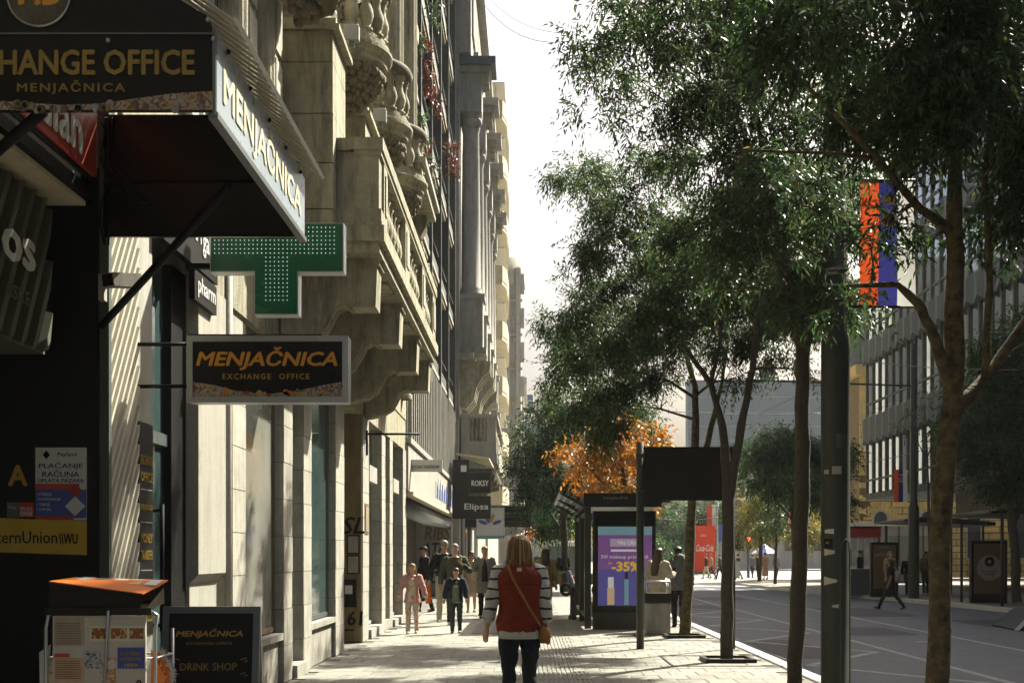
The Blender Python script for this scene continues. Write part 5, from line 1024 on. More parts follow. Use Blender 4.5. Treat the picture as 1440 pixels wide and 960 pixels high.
    if bottom:
        q = MB(); torso(q, .008, .84, 1.03)
        for hip, kn, an, d in J:
            q.loft([hip+Vector((0, 0, .06)), hip.lerp(kn, .35), kn, kn.lerp(an, .5), an+Vector((0, -.004, -.035))], [.098*wide, .09*wide, .068, .062*max(1, (flare+1)/2), .055*flare], 12)
        remesh(q.build('trousers', bottom, P), vox)
    # shoes
    for hip, kn, an, d in J:
        q = MB(); t = max(-.5, min(.5, d)); pts = [Vector((0, -.06, -.055)), Vector((0, -.03, -.045)), Vector((0, .05, -.05)), Vector((0, .12, -.06)), Vector((0, .175, -.068))]
        q.loft([an+Vector((p_.x, p_.y*math.cos(t)-p_.z*math.sin(t)*.3, p_.z+p_.y*math.sin(t)*.8)) for p_ in pts], [(.03, .03), (.042, .04), (.045, .036), (.045, .026), (.02, .014)], 10)
        q.build('shoe', shoes, P)
    def topgarment(nm, m_, off, z0, z1, sl, fl=1.0, armless=False, open_=False):
        q = MB(); torso(q, off, z0, z1, fl)
        if not armless:
            for sh, el, wr, d in AR:
                w_ = el.lerp(wr, max(0, sl*2-1)) if sl > .5 else None; end = w_ if w_ is not None else sh.lerp(el, sl*2)
                pts = [sh+Vector((-.05*(1 if sh.x > 0 else -1), 0, .005)), sh, sh.lerp(el, .5)]+([el, el.lerp(end, .5), end] if w_ is not None else [end])
                q.loft(pts, [.062+off, .062+off, .054+off, .05+off, .046+off, .036+off][:len(pts)], 12)
        return remesh(q.build(nm, m_, P), vox)
    if inner: topgarment('shirt', inner[0], .006, inner[1], 1.47, inner[2])
    if coat: topgarment('coat', coat[0], .026, coat[1], 1.46, 1.0, coat[2])
    if top and not coat: topgarment('top', top, longsleeve_off, hem, 1.47, sleeve)
    if vest: topgarment('vest', vest, .045, .86, 1.475, 1, armless=True, fl=1.02)
    if hood: MB().loft([(0, -.09, 1.38+dz), (0, -.10, 1.45+dz), (0, -.085, 1.53+dz), (0, -.05, 1.57+dz)], [(.11, .05), (.135, .075), (.12, .08), (.09, .06)], 12).build('hood', top or coat[0], P)
    # hair
    hb = MB(); sh_ = [(-.04, .079, .06, -.045), (0, .083, .075, -.035), (.042, .087, .094, -.018), (.064, .086, .102, -.004), (.096, .072, .088, -.005), (.124, .032, .046, -.008)]
    if hair_len > .05:
        zl = -.05-hair_len; dp = .16 if hair_len > .3 else .10 if hair_len > .2 else (.03 if hair_len > .1 else 0); sh_ = [(zl, .075, .03, -.055-dp), (zl*.55-.02, .108, .055, -.045-dp*.75), (-.06, .104, .07, -.04), (0, .094, .08, -.03)]+sh_[2:]
    if hair: remesh(hb.loft([HC+Vector((0, oy, zz)) for zz, rx, ry, oy in sh_], [(rx, ry) for zz, rx, ry, oy in sh_], 16).build('hair', hair, P), vox*.8, 2)
    if cap: MB().loft([HC+Vector((0, 0, .035)), HC+Vector((0, 0, .09)), HC+Vector((0, 0, .125))], [(.09, .108), (.084, .10), (.04, .05)], 14).loft([HC+Vector((0, .08, .045)), HC+Vector((0, .17, .035))], [(.07, .012), (.055, .008)], 10).build('cap', cap, P)
    if extra: extra(P, HC, AR, J, dz)
    return P
mat('hair_dark', (.018, .012, .008), .45, .2, 60, .4, 90, strand=True); mat('hair_brown', (.07, .035, .015), .45, .35, 50, .4, 90, strand=True); mat('hair_blond', (.30, .19, .075), .45, .3, 40, .5, 90, col2=(.44, .27, .10), strand=True); mat('hair_copper', (.17, .085, .03), .45, .3, 40, .5, 90, col2=(.46, .26, .09), strand=True); mat('hair_deep', (.09, .045, .016), .45, .3, 40, .4, 90); mat('hair_light', (.58, .36, .13), .45, .25, 40, .4, 90); mat('hair_grey', (.30, .26, .22), .5, .2, 50, .4, 90)
for nm, c in (('c_vest', (.24, .036, .016)), ('c_vestdark', (.10, .015, .008)), ('c_jeans', (.020, .024, .034)), ('c_white', (.62, .61, .57)), ('c_pink', (.58, .30, .26)), ('c_olive', (.075, .072, .048)), ('c_black', (.016, .016, .016)), ('c_charcoal', (.04, .04, .038)), ('c_beige', (.42, .31, .18)), ('c_cream', (.55, .47, .36)), ('c_greycoat', (.22, .21, .17)), ('c_grey', (.16, .165, .16)), ('c_sand', (.50, .44, .33)), ('c_green', (.15, .20, .13)), ('c_orange', (.65, .14, .02)), ('c_navy', (.02, .025, .045)), ('c_teal', (.05, .065, .065)), ('c_brown', (.16, .09, .045)), ('c_khaki', (.30, .22, .10)), ('c_tan', (.42, .20, .075)), ('c_blush', (.55, .33, .22))): cmat(nm, c)
# striped knit and floral print
def stripemat():
    m = mat('c_stripe', (.62, .61, .57), .85, .1, 25, .3, 120); nt = m.node_tree; N = nt.nodes; L = nt.links; p_ = N['Principled BSDF']; src = p_.inputs['Base Color'].links[0].from_socket
    tc = N.new('ShaderNodeTexCoord'); sp = N.new('ShaderNodeSeparateXYZ'); L.new(tc.outputs['Object'], sp.inputs[0]); nz = N.new('ShaderNodeTexNoise'); nz.inputs['Scale'].default_value = 6; L.new(tc.outputs['Object'], nz.inputs['Vector'])
    ad_ = N.new('ShaderNodeMath'); ad_.operation = 'MULTIPLY_ADD'; L.new(nz.outputs['Fac'], ad_.inputs[0]); ad_.inputs[1].default_value = .05; L.new(sp.outputs['Z'], ad_.inputs[2])
    fr_ = N.new('ShaderNodeMath'); fr_.operation = 'PINGPONG'; L.new(ad_.outputs[0], fr_.inputs[0]); fr_.inputs[1].default_value = .046
    gt = N.new('ShaderNodeMath'); gt.operation = 'LESS_THAN'; L.new(fr_.outputs[0], gt.inputs[0]); gt.inputs[1].default_value = .0105
    mx = N.new('ShaderNodeMix'); mx.data_type = 'RGBA'; L.new(gt.outputs[0], mx.inputs['Factor']); L.new(src, mx.inputs['A']); mx.inputs['B'].default_value = (.015, .015, .02, 1); L.new(mx.outputs['Result'], p_.inputs['Base Color'])
stripemat()
def floral():
    m = mat('c_floral', (.60, .55, .45), .85, .1, 25); nt = m.node_tree; N = nt.nodes; L = nt.links; p_ = N['Principled BSDF']; src = p_.inputs['Base Color'].links[0].from_socket
    tc = N.new('ShaderNodeTexCoord'); v = N.new('ShaderNodeTexNoise'); v.inputs['Scale'].default_value = 13; v.inputs['Detail'].default_value = 1; L.new(tc.outputs['Object'], v.inputs['Vector']); r = N.new('ShaderNodeValToRGB'); r.color_ramp.elements[0].position = .56; r.color_ramp.elements[1].position = .6; L.new(v.outputs['Fac'], r.inputs[0])
    mx = N.new('ShaderNodeMix'); mx.data_type = 'RGBA'; L.new(r.outputs[0], mx.inputs['Factor']); L.new(src, mx.inputs['A']); mx.inputs['B'].default_value = (.50, .17, .09, 1); L.new(mx.outputs['Result'], p_.inputs['Base Color'])
floral()
def ex_main(P, HC, AR, J, dz):
    pts = [(-.10, .10, 1.45), (-.115, .0, 1.50), (-.105, -.12, 1.47), (-.06, -.175, 1.36), (.02, -.185, 1.22), (.11, -.175, 1.06), (.19, -.12, .93), (.215, -.04, .88)]
    MB().loft([(a, b, c+dz) for a, b, c in pts], [(.012, .005)]*len(pts), 8).build('bag_strap', 'c_tan', P)
    MB().loft([(.225, -.03, .90+dz), (.235, -.03, .84+dz), (.24, -.03, .76+dz)], [(.05, .10), (.058, .12), (.05, .11)], 12).build('shoulder_bag', 'c_tan', P)
    q = MB(); q.loft([(0, -.012, .915+dz), (0, -.012, .87+dz), (0, -.012, .80+dz)], [(.195, .152), (.20, .158), (.195, .155)], 18).build('shirt_tail', 'c_white', P)
    for sh, el, wr, d in AR: MB().loft([wr-d*.15, wr-d*.09], [.062, .058], 12).build('cuff', 'c_white', P)
    MB().box(-.022, .022, -.17, -.165, 1.425+dz, 1.46+dz).build('label_tag', 'c_white', P)
    # layered strands so the hair has an uneven edge
    ro = random.Random(4)
    for mm_, n_ in (('hair_copper', 120), ('hair_deep', 110), ('hair_light', 90)):
        q = MB()
        for i in range(n_):
            t = ro.uniform(-2.5, 2.5)-math.pi/2; cs, sn = math.cos(t), math.sin(t); o_ = ro.uniform(.98, 1.10); ln = ro.uniform(.10, .215); fl_ = ro.uniform(-.02, .03)
            pts = [HC+Vector((cs*.012, sn*.02-.01, .124)), HC+Vector((cs*.062, sn*.062-.012, .108)), HC+Vector((cs*.092*o_, sn*.092*o_-.014, .05)), HC+Vector((cs*.102*o_, sn*.092*o_-.02, -.02)), HC+Vector((cs*.108*o_, sn*.085*o_-.03, -.04-ln*.5)), HC+Vector((cs*(.104*o_+fl_), sn*(.08*o_+fl_*.6)-.035, -.04-ln))]
            q.loft(pts, [.004, .008, .010, .010, .008, .002], 4)
        q.build('hair_strands', mm_, P)
    for z_ in (1.30, ): MB().loft([(-.20, -.135, z_+dz), (-.1, -.172, z_+.01+dz), (0, -.180, z_+.012+dz), (.1, -.172, z_+.01+dz), (.20, -.135, z_+dz)], .004, 5).build('seam', 'c_vestdark', P)
person('woman in rust red vest and striped sleeves walking away with tan shoulder bag', -.10, 11.3, 1.70, 0, 'c_stripe', 'c_jeans', 'c_brown', 'hair_copper', .13, ((8, 4), (-12, 16)), (((.045, -.01, -.29), (.015, .03, -.25)), ((-.07, -.03, -.28), (-.045, .05, -.245))), vest='c_vest', vox=.0095, hem=.95, sleeve=.88, wide=1.08, extra=ex_main, flare=1.05, longsleeve_off=.017)
def ex_girl(P, HC, AR, J, dz): 
    for sh, el, wr, d in AR: MB().loft([wr-d*.03, wr+d*.03], [.05, .055], 10).build('cuff', 'c_white', P)
    MB().loft([(0, .075, 1.40+dz), (0, .09, 1.28+dz), (0, .085, 1.1+dz), (0, .125, .80+dz)], [(.06, .05), (.10, .06), (.10, .06), (.12, .06)], 12).build('dress_front', 'c_floral', P)
person('little girl in pink jacket and floral outfit walking toward the camera', -2.31, 24.3, 1.36, R(178), None, 'c_floral', 'c_white', 'hair_blond', .12, ((10, 4), (-8, 8)), (((.10, .02, -.26), (.05, .04, -.22)), ((-.10, .02, -.26), (-.06, .03, -.22))), coat=('c_pink', .78, 1.12), wide=1.0, extra=ex_girl, vox=.014)
def ex_boy(P, HC, AR, J, dz):
    MB().loft([(0, .075, 1.40+dz), (0, .09, 1.28+dz), (0, .085, 1.1+dz), (0, .112, .86+dz)], [(.06, .05), (.10, .06), (.10, .06), (.115, .06)], 12).build('tee_shirt', 'c_green', P); MB().box(-.05, .05, .152, .157, 1.24+dz, 1.28+dz).build('shirt_print', 'c_cream', P)
    wr = AR[1][2]; MB().box(wr.x-.02, wr.x+.03, wr.y, wr.y+.04, wr.z-.1, wr.z+.0).build('white_cup', 'c_white', P)
person('small boy in dark open jacket and green shirt walking with a man', -1.46, 24.4, 1.27, R(180), None, 'c_teal', 'c_grey', 'hair_brown', .0, ((6, 3), (-5, 5)), (((.09, .02, -.27), (.03, .05, -.22)), ((-.09, .03, -.27), (-.01, .10, -.2))), coat=('c_navy', .86, 1.05), wide=1.05, extra=ex_boy)
def ex_ice(P, HC, AR, J, dz):
    wr = AR[1][2]; d = AR[1][3]; c = wr+d*.07+Vector((0, .02, .03)); MB().loft([c+Vector((0, 0, -.05)), c+Vector((0, 0, .07))], [.012, .032], 10).build('cone', 'c_khaki', P); MB().ball(c+Vector((0, 0, .10)), .034, .034, .045).build('ice_cream', 'c_cream', P)
person('balding man in olive sweater eating an ice cream behind the boy', -1.66, 27.3, 1.77, R(178), 'c_olive', 'c_charcoal', 'c_white', 'hair_grey', .0, ((8, 4), (-6, 6)), (((.09, .0, -.29), (.02, .06, -.25)), ((-.13, .02, -.26), (.14, .18, .14))), wide=1.12, extra=ex_ice)
def ex_bagman(P, HC, AR, J, dz):
    wr = AR[0][2]; MB().loft([wr+Vector((.02, 0, -.08)), wr+Vector((.02, 0, -.2)), wr+Vector((.02, 0, -.5))], [(.03, .03), (.06, .04), (.065, .045)], 10).build('shopping_bag', 'c_orange', P)
person('tall man in sunglasses and dark jacket carrying an orange bag', -1.98, 28.6, 1.86, R(176), 'c_black', 'c_sand', 'c_white', 'hair_grey', .0, ((10, 6), (-8, 8)), (((.09, .02, -.28), (.03, .08, -.24)), ((-.1, .0, -.28), (-.02, .08, -.24))), wide=1.08, glasses=True, hem=.86, extra=ex_bagman)
person('man in black cap and black jacket standing near the graffiti wall', -2.86, 33.5, 1.76, R(115), 'c_black', 'c_black', 'c_charcoal', 'hair_dark', .0, ((10, 4), (-10, 8)), None, wide=1.12, cap='black')
def ex_skirt(P, HC, AR, J, dz): MB().loft([(.23, .05, 1.02+dz), (.24, .05, .84+dz)], [(.05, .12), (.05, .12)], 10).build('handbag', 'c_black', P)
person('woman in sunglasses with beige skirt and black handbag among the walkers', -1.58, 33.2, 1.62, R(180), 'c_beige', None, 'c_brown', 'hair_brown', .06, ((8, 6), (-8, 8)), None, skirt=('c_beige', .48, 1.05), glasses=True, skin='skin2', extra=ex_skirt)
def ex_coat(P, HC, AR, J, dz):
    MB().loft([(0, .07, 1.42+dz), (0, .092, 1.28+dz), (0, .085, 1.1+dz), (0, .11, .9+dz)], [(.04, .05), (.07, .06), (.075, .06), (.085, .06)], 12).build('dark_blouse', 'c_black', P); wr = AR[0][2]; MB().box(wr.x-.06, wr.x+.08, wr.y+.02, wr.y+.05, wr.z-.1, wr.z+.12).build('folder', 'c_cream', P)
person('short haired blonde woman in long grey open coat and black trousers', -1.11, 30.2, 1.74, R(182), None, 'c_black', 'c_black', 'hair_blond', .0, ((12, 6), (-10, 12)), (((.10, .0, -.28), (-.02, .16, -.12)), ((-.09, -.02, -.29), (-.03, .05, -.25))), coat=('c_greycoat', .62, 1.12), extra=ex_coat)
def ex_bag2(P, HC, AR, J, dz): MB().loft([(.22, 0, .98+dz), (.23, 0, .82+dz)], [(.05, .09), (.05, .10)], 10).build('handbag', 'c_tan', P); MB().loft([(-.1, 0, 1.5+dz), (.05, -.15, 1.3+dz), (.21, -.05, .98+dz)], .01, 6).build('bag_strap', 'c_tan', P)
person('woman with long black hair in tan jacket and pale wide trousers walking away', .34, 28.7, 1.68, 0, 'c_khaki', 'c_sand', 'c_sand', 'hair_dark', .26, ((6, 3), (-8, 10)), None, hem=.94, flare=1.7, extra=ex_bag2)
person('distant walker in black jacket and brown trousers past the bus shelter', 1.36, 52, 1.68, 0, 'c_black', 'c_khaki', 'c_black', 'hair_dark', .0, ((6, 3), (-6, 8)), None, vox=.02, wide=1.15)
def ex_phone(P, HC, AR, J, dz): wr = AR[0][2]; MB().box(wr.x-.03, wr.x+.03, wr.y+.06, wr.y+.08, wr.z, wr.z+.13).build('phone', 'c_black', P)
person('woman with long brown hair in cream coat looking at her phone by the bin', 2.56, 25.0, 1.66, R(-35), None, 'c_charcoal', 'c_charcoal', 'hair_brown', .42, ((4, 2), (-2, 2)), (((.06, .08, -.26), (-.05, .22, .06)), ((-.08, .02, -.28), (.06, .2, .0))), coat=('c_cream', .36, 1.12), extra=ex_phone, head=(0, .06), wide=1.08)
def ex_white(P, HC, AR, J, dz): MB().loft([(.32, .08, .86+dz), (.33, .06, .70+dz), (.35, .04, .45+dz), (.33, .03, .30+dz)], [(.02, .02), (.07, .05), (.12, .08), (.09, .07)], 12).build('carrier_bag', 'c_white', P)
person('man in dark grey hooded jacket holding a white carrier bag at the kerb', 3.16, 26.6, 1.70, R(8), 'c_grey', 'c_black', 'c_black', 'hair_dark', .0, ((6, 4), (-4, 6)), (((.09, .02, -.28), (.04, .05, -.25)), ((-.1, .08, -.26), (.06, .18, .02))), hem=.80, wide=1.16, hood=True, head=(0, .05))
def ex_pack(P, HC, AR, J, dz): MB().loft([(0, -.16, 1.36+dz), (0, -.2, 1.2+dz), (0, -.19, .98+dz)], [(.1, .06), (.14, .09), (.13, .08)], 12).build('backpack', 'c_sand', P)
person('woman with pale backpack striding across the road', 11.0, 38.0, 1.62, R(70), 'c_black', 'c_black', 'c_teal', 'hair_dark', .1, ((30, 6), (-24, 14)), None, z=-.12, sleeve=.4, extra=ex_pack, skin='skin2', hem=.8)
person('man in dark clothes waiting beside the far kiosk', 13.35, 50.4, 1.72, R(60), 'c_black', 'c_black', 'c_black', 'hair_dark', .0, ((2, 2), (-2, 2)), None, vox=.02, wide=1.1)
person('waiting woman in beige coat beside the dark food poster', 13.0, 45.0, 1.66, R(200), None, 'c_charcoal', 'c_black', 'hair_blond', .1, ((2, 2), (-2, 2)), None, vox=.02, coat=('c_beige', .6, 1.1))
person('broad standing figure in black under the far shelter', 14.5, 47.6, 1.55, R(160), 'c_black', 'c_black', 'c_black', 'hair_dark', .1, ((3, 2), (-3, 3)), None, vox=.02, wide=1.4)
person('waiting person in khaki jacket right of the far lamp post', 15.4, 48.5, 1.66, R(190), 'c_khaki', 'c_black', 'c_white', 'hair_dark', .08, ((2, 2), (-2, 2)), None, vox=.02)
FARP = [('far crossing walker in black jacket and pale trousers, leftmost by the red pillar', 993, 86, 'c_black', 'c_sand', 80), ('far crossing walker in tan coat just behind the leftmost one', 1000, 88, 'c_khaki', 'c_charcoal', 80), ('far crossing walker in dark green with striding legs', 1012, 84, 'c_teal', 'c_navy', 80), ('far crossing walker in black top near the middle trunk', 1038, 83, 'c_black', 'c_grey', 60), ('far walker in blue shirt by the traffic light', 1058, 88, 'c_grey', 'c_navy', 10), ('far woman in blush pink dress near the parasol', 1076, 78, 'c_blush', None, 30), ('far figure in dark jacket standing near the parasol', 1066, 92, 'c_navy', 'c_black', 180), ('far figure in grey right of the parasol', 1092, 90, 'c_greycoat', 'c_black', 180)]
for lab, px_, Yp, tm_, bm_, yw in FARP: person(lab, (px_-746)*Yp/F, Yp, 1.72, R(yw), tm_, bm_, 'c_black', 'hair_dark', .05, ((18, 6), (-18, 12)), None, vox=.03, z=-.1 if (px_-746)*Yp/F < 11.4 or Yp > 78 else 0, skirt=('c_blush', .25, 1.15) if bm_ is None else None, group='people on the far crossing')
for lab, px_, Yp, tm_, bm_, yw in (('distant walker in dark coat far down the pavement, left of the kiosk', 757, 74, 'c_charcoal', 'c_black', 180), ('distant walker in red far down the pavement', 763, 80, 'c_vest', 'c_navy', 0), ('distant walker in brown left of the kiosk', 744, 86, 'c_brown', 'c_black', 180)): person(lab, (px_-746)*Yp/F, Yp, 1.72, R(yw), tm_, bm_, 'c_black', 'hair_dark', .05, ((12, 6), (-12, 12)), None, vox=.03, group='distant walkers on the near pavement')
# ================================================================== TREES
NR = np.random.default_rng(11)
def leaf_mesh(name, m, blobs, L, dens, wr=.27, droop=.35, parent=None):
    """blobs: (centre, radius, density factor); leaflets set along short twigs spread through each blob"""
    Vs = []; var = []
    for c, r, df in blobs:
        per = 11; nt_ = max(6, int(1.75*dens*r*r*df/per*(.085/L)**1.25))
        ns = max(5, int(9*min(1, r/.5))); cu = NR.normal(size=(ns, 3)); cu /= np.linalg.norm(cu, axis=1)[:, None]; cu *= (.35+.5*NR.random(ns))[:, None]
        pick = NR.integers(0, ns, nt_); off = cu[pick]+NR.normal(size=(nt_, 3))*np.where(NR.random(nt_) < .25, .42, .19)[:, None]
        p0 = np.array(c)+off*r*np.array([1.1, 1.0, .85]); u = off/(np.linalg.norm(off, axis=1)[:, None]+1e-6)
        d = u*.7+NR.normal(size=(nt_, 3))*.6; d[:, 2] -= droop*.5; d /= np.linalg.norm(d, axis=1)[:, None]
        tl = L*NR.uniform(2.2, 4.0, nt_); cv = NR.random(nt_)
        side = np.cross(d, NR.normal(size=(nt_, 3))); side /= np.linalg.norm(side, axis=1)[:, None]+1e-9
        for k in range(per):
            t = (k//2+.6)/(per/2); sg = 1 if k % 2 else -1
            base = p0+d*(tl*t)[:, None]; base[:, 2] -= droop*tl*t*t*.6
            ld = d*.55+side*(.8*sg if k < per-1 else 0)+NR.normal(size=(nt_, 3))*.22; ld[:, 2] -= droop*.8; ld /= np.linalg.norm(ld, axis=1)[:, None]
            wv = np.cross(ld, NR.normal(size=(nt_, 3))*.6+np.array([0, 0, 1.0])); wv /= np.linalg.norm(wv, axis=1)[:, None]+1e-9
            l = (L*NR.uniform(.7, 1.2, nt_))[:, None]; mid = base+ld*l*.42; w_ = wv*l*wr*.5
            tip = base+ld*l; tip[:, 2] -= l[:, 0]*.12
            Vs.append(np.stack([base, mid+w_, tip, mid-w_], 1)); var.append(np.clip(cv*.65+NR.random(nt_)*.35, 0, 1))
    V = np.concatenate(Vs).reshape(-1, 3); va = np.concatenate(var); n = len(va)
    me = bpy.data.meshes.new(name); me.vertices.add(n*4); me.vertices.foreach_set('co', V.ravel().astype(np.float32)); me.loops.add(n*4); me.loops.foreach_set('vertex_index', np.arange(n*4, dtype=np.int32)); me.polygons.add(n)
    me.polygons.foreach_set('loop_start', np.arange(0, n*4, 4, dtype=np.int32)); me.polygons.foreach_set('loop_total', np.full(n, 4, dtype=np.int32)); me.update(calc_edges=True)
    at_ = me.attributes.new('leafvar', 'FLOAT', 'FACE'); at_.data.foreach_set('value', va.astype(np.float32)); me.materials.append(M[m])
    return link(me, name, parent)
def tree(label, Y0, limbs, blobs, leaf='leaf', L=.085, dens=9000, bark='bark', spread=1.2, group='street trees', tw=.014, grate=False, wr=.27, seed=1, branch_r=.022):
    """limbs: polylines of (px, py, dY, radius); blobs: (px, py, r_px, dY, density)"""
    ro = random.Random(seed); T = None; nodes = []; b = MB(); s = F/Y0
    P0 = at(limbs[0][0][0], limbs[0][0][1], Y0+limbs[0][0][2]); P0.z = 0
    T = thing('street_tree', label, 'tree', P0, 0, group)
    for li in limbs:
        pts = [at(q[0], q[1], Y0+q[2]) for q in li]; rd = [q[3] for q in li]
        # refine with wobble
        pp = []; rr = []
        for i in range(len(pts)-1):
            for k in range(4): t = k/4; w_ = Vector((ro.uniform(-1, 1), ro.uniform(-1, 1), 0))*rd[i]*.13; pp.append(pts[i].lerp(pts[i+1], t)+(w_ if k else Vector())); rr.append((rd[i]+(rd[i+1]-rd[i])*t)*(1+ro.uniform(-.07, .09)))
        pp.append(pts[-1]); rr.append(rd[-1]); b.loft([q-P0 for q in pp], rr, 10); nodes += [(q, r_) for q, r_ in zip(pp, rr)]
    top = [n for n in nodes if n[0].z > 1.8]; bl = []
    for (x, y, r, dY, df) in blobs:
        dY = dY if dY is not None else ro.uniform(-spread, spread); c = at(x, y, Y0+dY); rw = r/F*(Y0+dY)
        src = min(top, key=lambda n: (n[0]-c).length+max(0, n[0].z-c.z)*.8); q0 = src[0]; md = q0.lerp(c, .5)+Vector((ro.uniform(-.1, .1), ro.uniform(-.1, .1), .05))*rw*2
        r0 = min(src[1]*.7, branch_r); b.loft([q0-P0, q0.lerp(md, .5)-P0+Vector((0, 0, .02)), md-P0, c-P0], [r0, r0*.85, r0*.6, r0*.3], 6)
        for k in range(7):
            e = c+Vector((ro.gauss(0, 1), ro.gauss(0, 1), ro.gauss(0, .8))).normalized()*rw*.85; st = md.lerp(c, ro.random()); b.loft([st-P0, st.lerp(e, .5)-P0+Vector((0, 0, .04)), e-P0], [r0*.35, r0*.25, r0*.08], 5)
        bl.append((c-P0, rw, df))
    b.build('trunk', bark, T); cr = leaf_mesh('crown', leaf, bl, L, dens, wr, parent=T)
    return T
def grate(label, x, y):
    g = thing('tree_grate', label, 'tree grate', (x, y, 0), 0, 'tree grates'); 
    for q in ((-.36, .36, -.36, -.30), (-.36, .36, .30, .36), (-.36, -.30, -.30, .30), (.30, .36, -.30, .30)): MB().box(*q, .0, .055).build('frame_bar', 'bronze', g)
    for q in ((-.9, .9, -.9, -.87), (-.9, .9, .87, .9), (-.9, -.87, -.87, .87), (.87, .9, -.87, .87)): MB().box(*q, .003, .010).build('edging', 'bronze', g)
    MB().box(-.3, .3, -.3, .3, .002, .02).build('soil', 'stone_dark', g)
B = lambda *a: [(x, y, r, (d[0] if d else None), (d[1] if len(d) > 1 else 1.0)) for x, y, r, *d in a]
tree('nearest mottled trunk tree with dark spreading crown at right', 8.75, [[(1316, 1080, 0, .085), (1318, 960, 0, .082), (1325, 700, 0, .078), (1342, 520, 0, .072), (1343, 400, 0, .062), (1342, 250, 0, .05), (1350, 100, .2, .035), (1345, -60, .2, .02)],
    [(1340, 545, 0, .055), (1312, 470, -.1, .04), (1290, 425, -.2, .032), (1262, 400, -.2, .022), (1190, 402, -.1, .012)], [(1340, 325, 0, .034), (1290, 290, -.2, .03), (1235, 225, -.3, .024), (1165, 150, -.4, .018), (1095, 85, -.4, .01)],
    [(1345, 575, 0, .05), (1395, 520, .2, .04), (1450, 440, .4, .03), (1500, 300, .4, .02)], [(1385, 530, .1, .03), (1392, 400, .2, .026), (1385, 250, .2, .02), (1400, 100, .2, .012)], [(1225, 222, -.3, .016), (1160, 215, -.4, .011), (1040, 212, -.5, .006)]],
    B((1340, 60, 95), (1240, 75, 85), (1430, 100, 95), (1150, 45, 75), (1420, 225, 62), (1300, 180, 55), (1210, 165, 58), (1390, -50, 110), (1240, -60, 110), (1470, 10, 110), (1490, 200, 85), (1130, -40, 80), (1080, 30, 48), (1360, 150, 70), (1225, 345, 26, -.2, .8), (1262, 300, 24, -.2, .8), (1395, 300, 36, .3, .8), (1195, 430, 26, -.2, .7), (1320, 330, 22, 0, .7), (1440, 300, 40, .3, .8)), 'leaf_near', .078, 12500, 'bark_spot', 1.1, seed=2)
grate('dark square grate under the nearest mottled tree', 2.87, 8.75)
tree('slim tree with forked trunk beside the thick pole', 13.4, [[(1116, 978, 0, .088), (1122, 880, 0, .085), (1128, 700, 0, .08), (1128, 600, 0, .078), (1129, 490, 0, .075), (1108, 400, .1, .05), (1088, 290, .2, .035), (1060, 150, .2, .022), (1040, 20, .2, .01)], [(1129, 500, 0, .06), (1150, 425, -.2, .045), (1165, 330, -.3, .034), (1160, 200, -.3, .02), (1180, 60, -.3, .01)],
    [(1105, 395, .1, .03), (1060, 300, .3, .022), (1010, 215, .4, .018), (965, 165, .5, .014), (925, 135, .5, .008)], [(1112, 420, 0, .02), (1060, 404, -.1, .014), (1000, 406, -.2, .008)]],
    B((1080, 200, 66), (1000, 130, 62), (1010, 240, 55), (1110, 280, 66), (1060, 330, 64), (1130, 385, 48), (1175, 330, 48), (900, 60, 52), (850, 105, 40), (832, 55, 26), (935, 130, 46), (990, 40, 66), (1080, 100, 68), (905, -20, 58), (865, 172, 20, .4, .7), (1100, 425, 36), (1150, 250, 60), (1000, -40, 80), (1190, 120, 62), (815, 150, 18, .4, .6), (960, 210, 34), (1030, 400, 30), (1180, 420, 34)), 'leaf', .085, 8800, 'bark', 1.4, seed=3)
grate('dark square grate under the slim forked tree', 2.83, 13.4)
tree('dark forked tree rising behind the blank board', 18.1, [[(1022, 926, 0, .095), (1023, 800, 0, .09), (1024, 690, 0, .085), (1016, 600, 0, .055), (1000, 540, .1, .045), (975, 505, .2, .036), (935, 440, .4, .025), (890, 350, .4, .014)], [(1025, 700, 0, .075), (1042, 600, -.1, .06), (1058, 520, -.2, .048), (1070, 420, -.3, .032), (1060, 330, -.3, .016)], [(1000, 540, .1, .03), (1015, 470, .2, .025), (1000, 380, .2, .012)], [(885, 350, .4, .014), (930, 300, .4, .008), (935, 190, .4, .004)]],
    B((832, 265, 40), (805, 243, 24), (880, 300, 40), (935, 250, 30, None, .5), (850, 335, 38), (985, 330, 50), (900, 400, 50), (960, 420, 50), (1040, 420, 50), (842, 410, 38), (803, 440, 32), (870, 470, 40), (930, 475, 36), (1000, 480, 40), (1062, 485, 36), (1105, 455, 34), (1040, 360, 50), (825, 370, 28), (1030, 535, 20, None, .5), (905, 230, 30, None, .7), (1090, 370, 45), (960, 360, 40), (1120, 520, 22, None, .5), (1140, 400, 46, 1.0), (1170, 330, 46, 1.5), (1120, 300, 46, 2.0), (1180, 420, 38, 1.0), (1080, 260, 46, 1.5), (1150, 250, 44, 1.8), (1040, 290, 44, 1.5)), 'leaf', .085, 11000, 'bark', 1.5, seed=4)
grate('dark square grate under the tree behind the blank board', 2.85, 18.0)
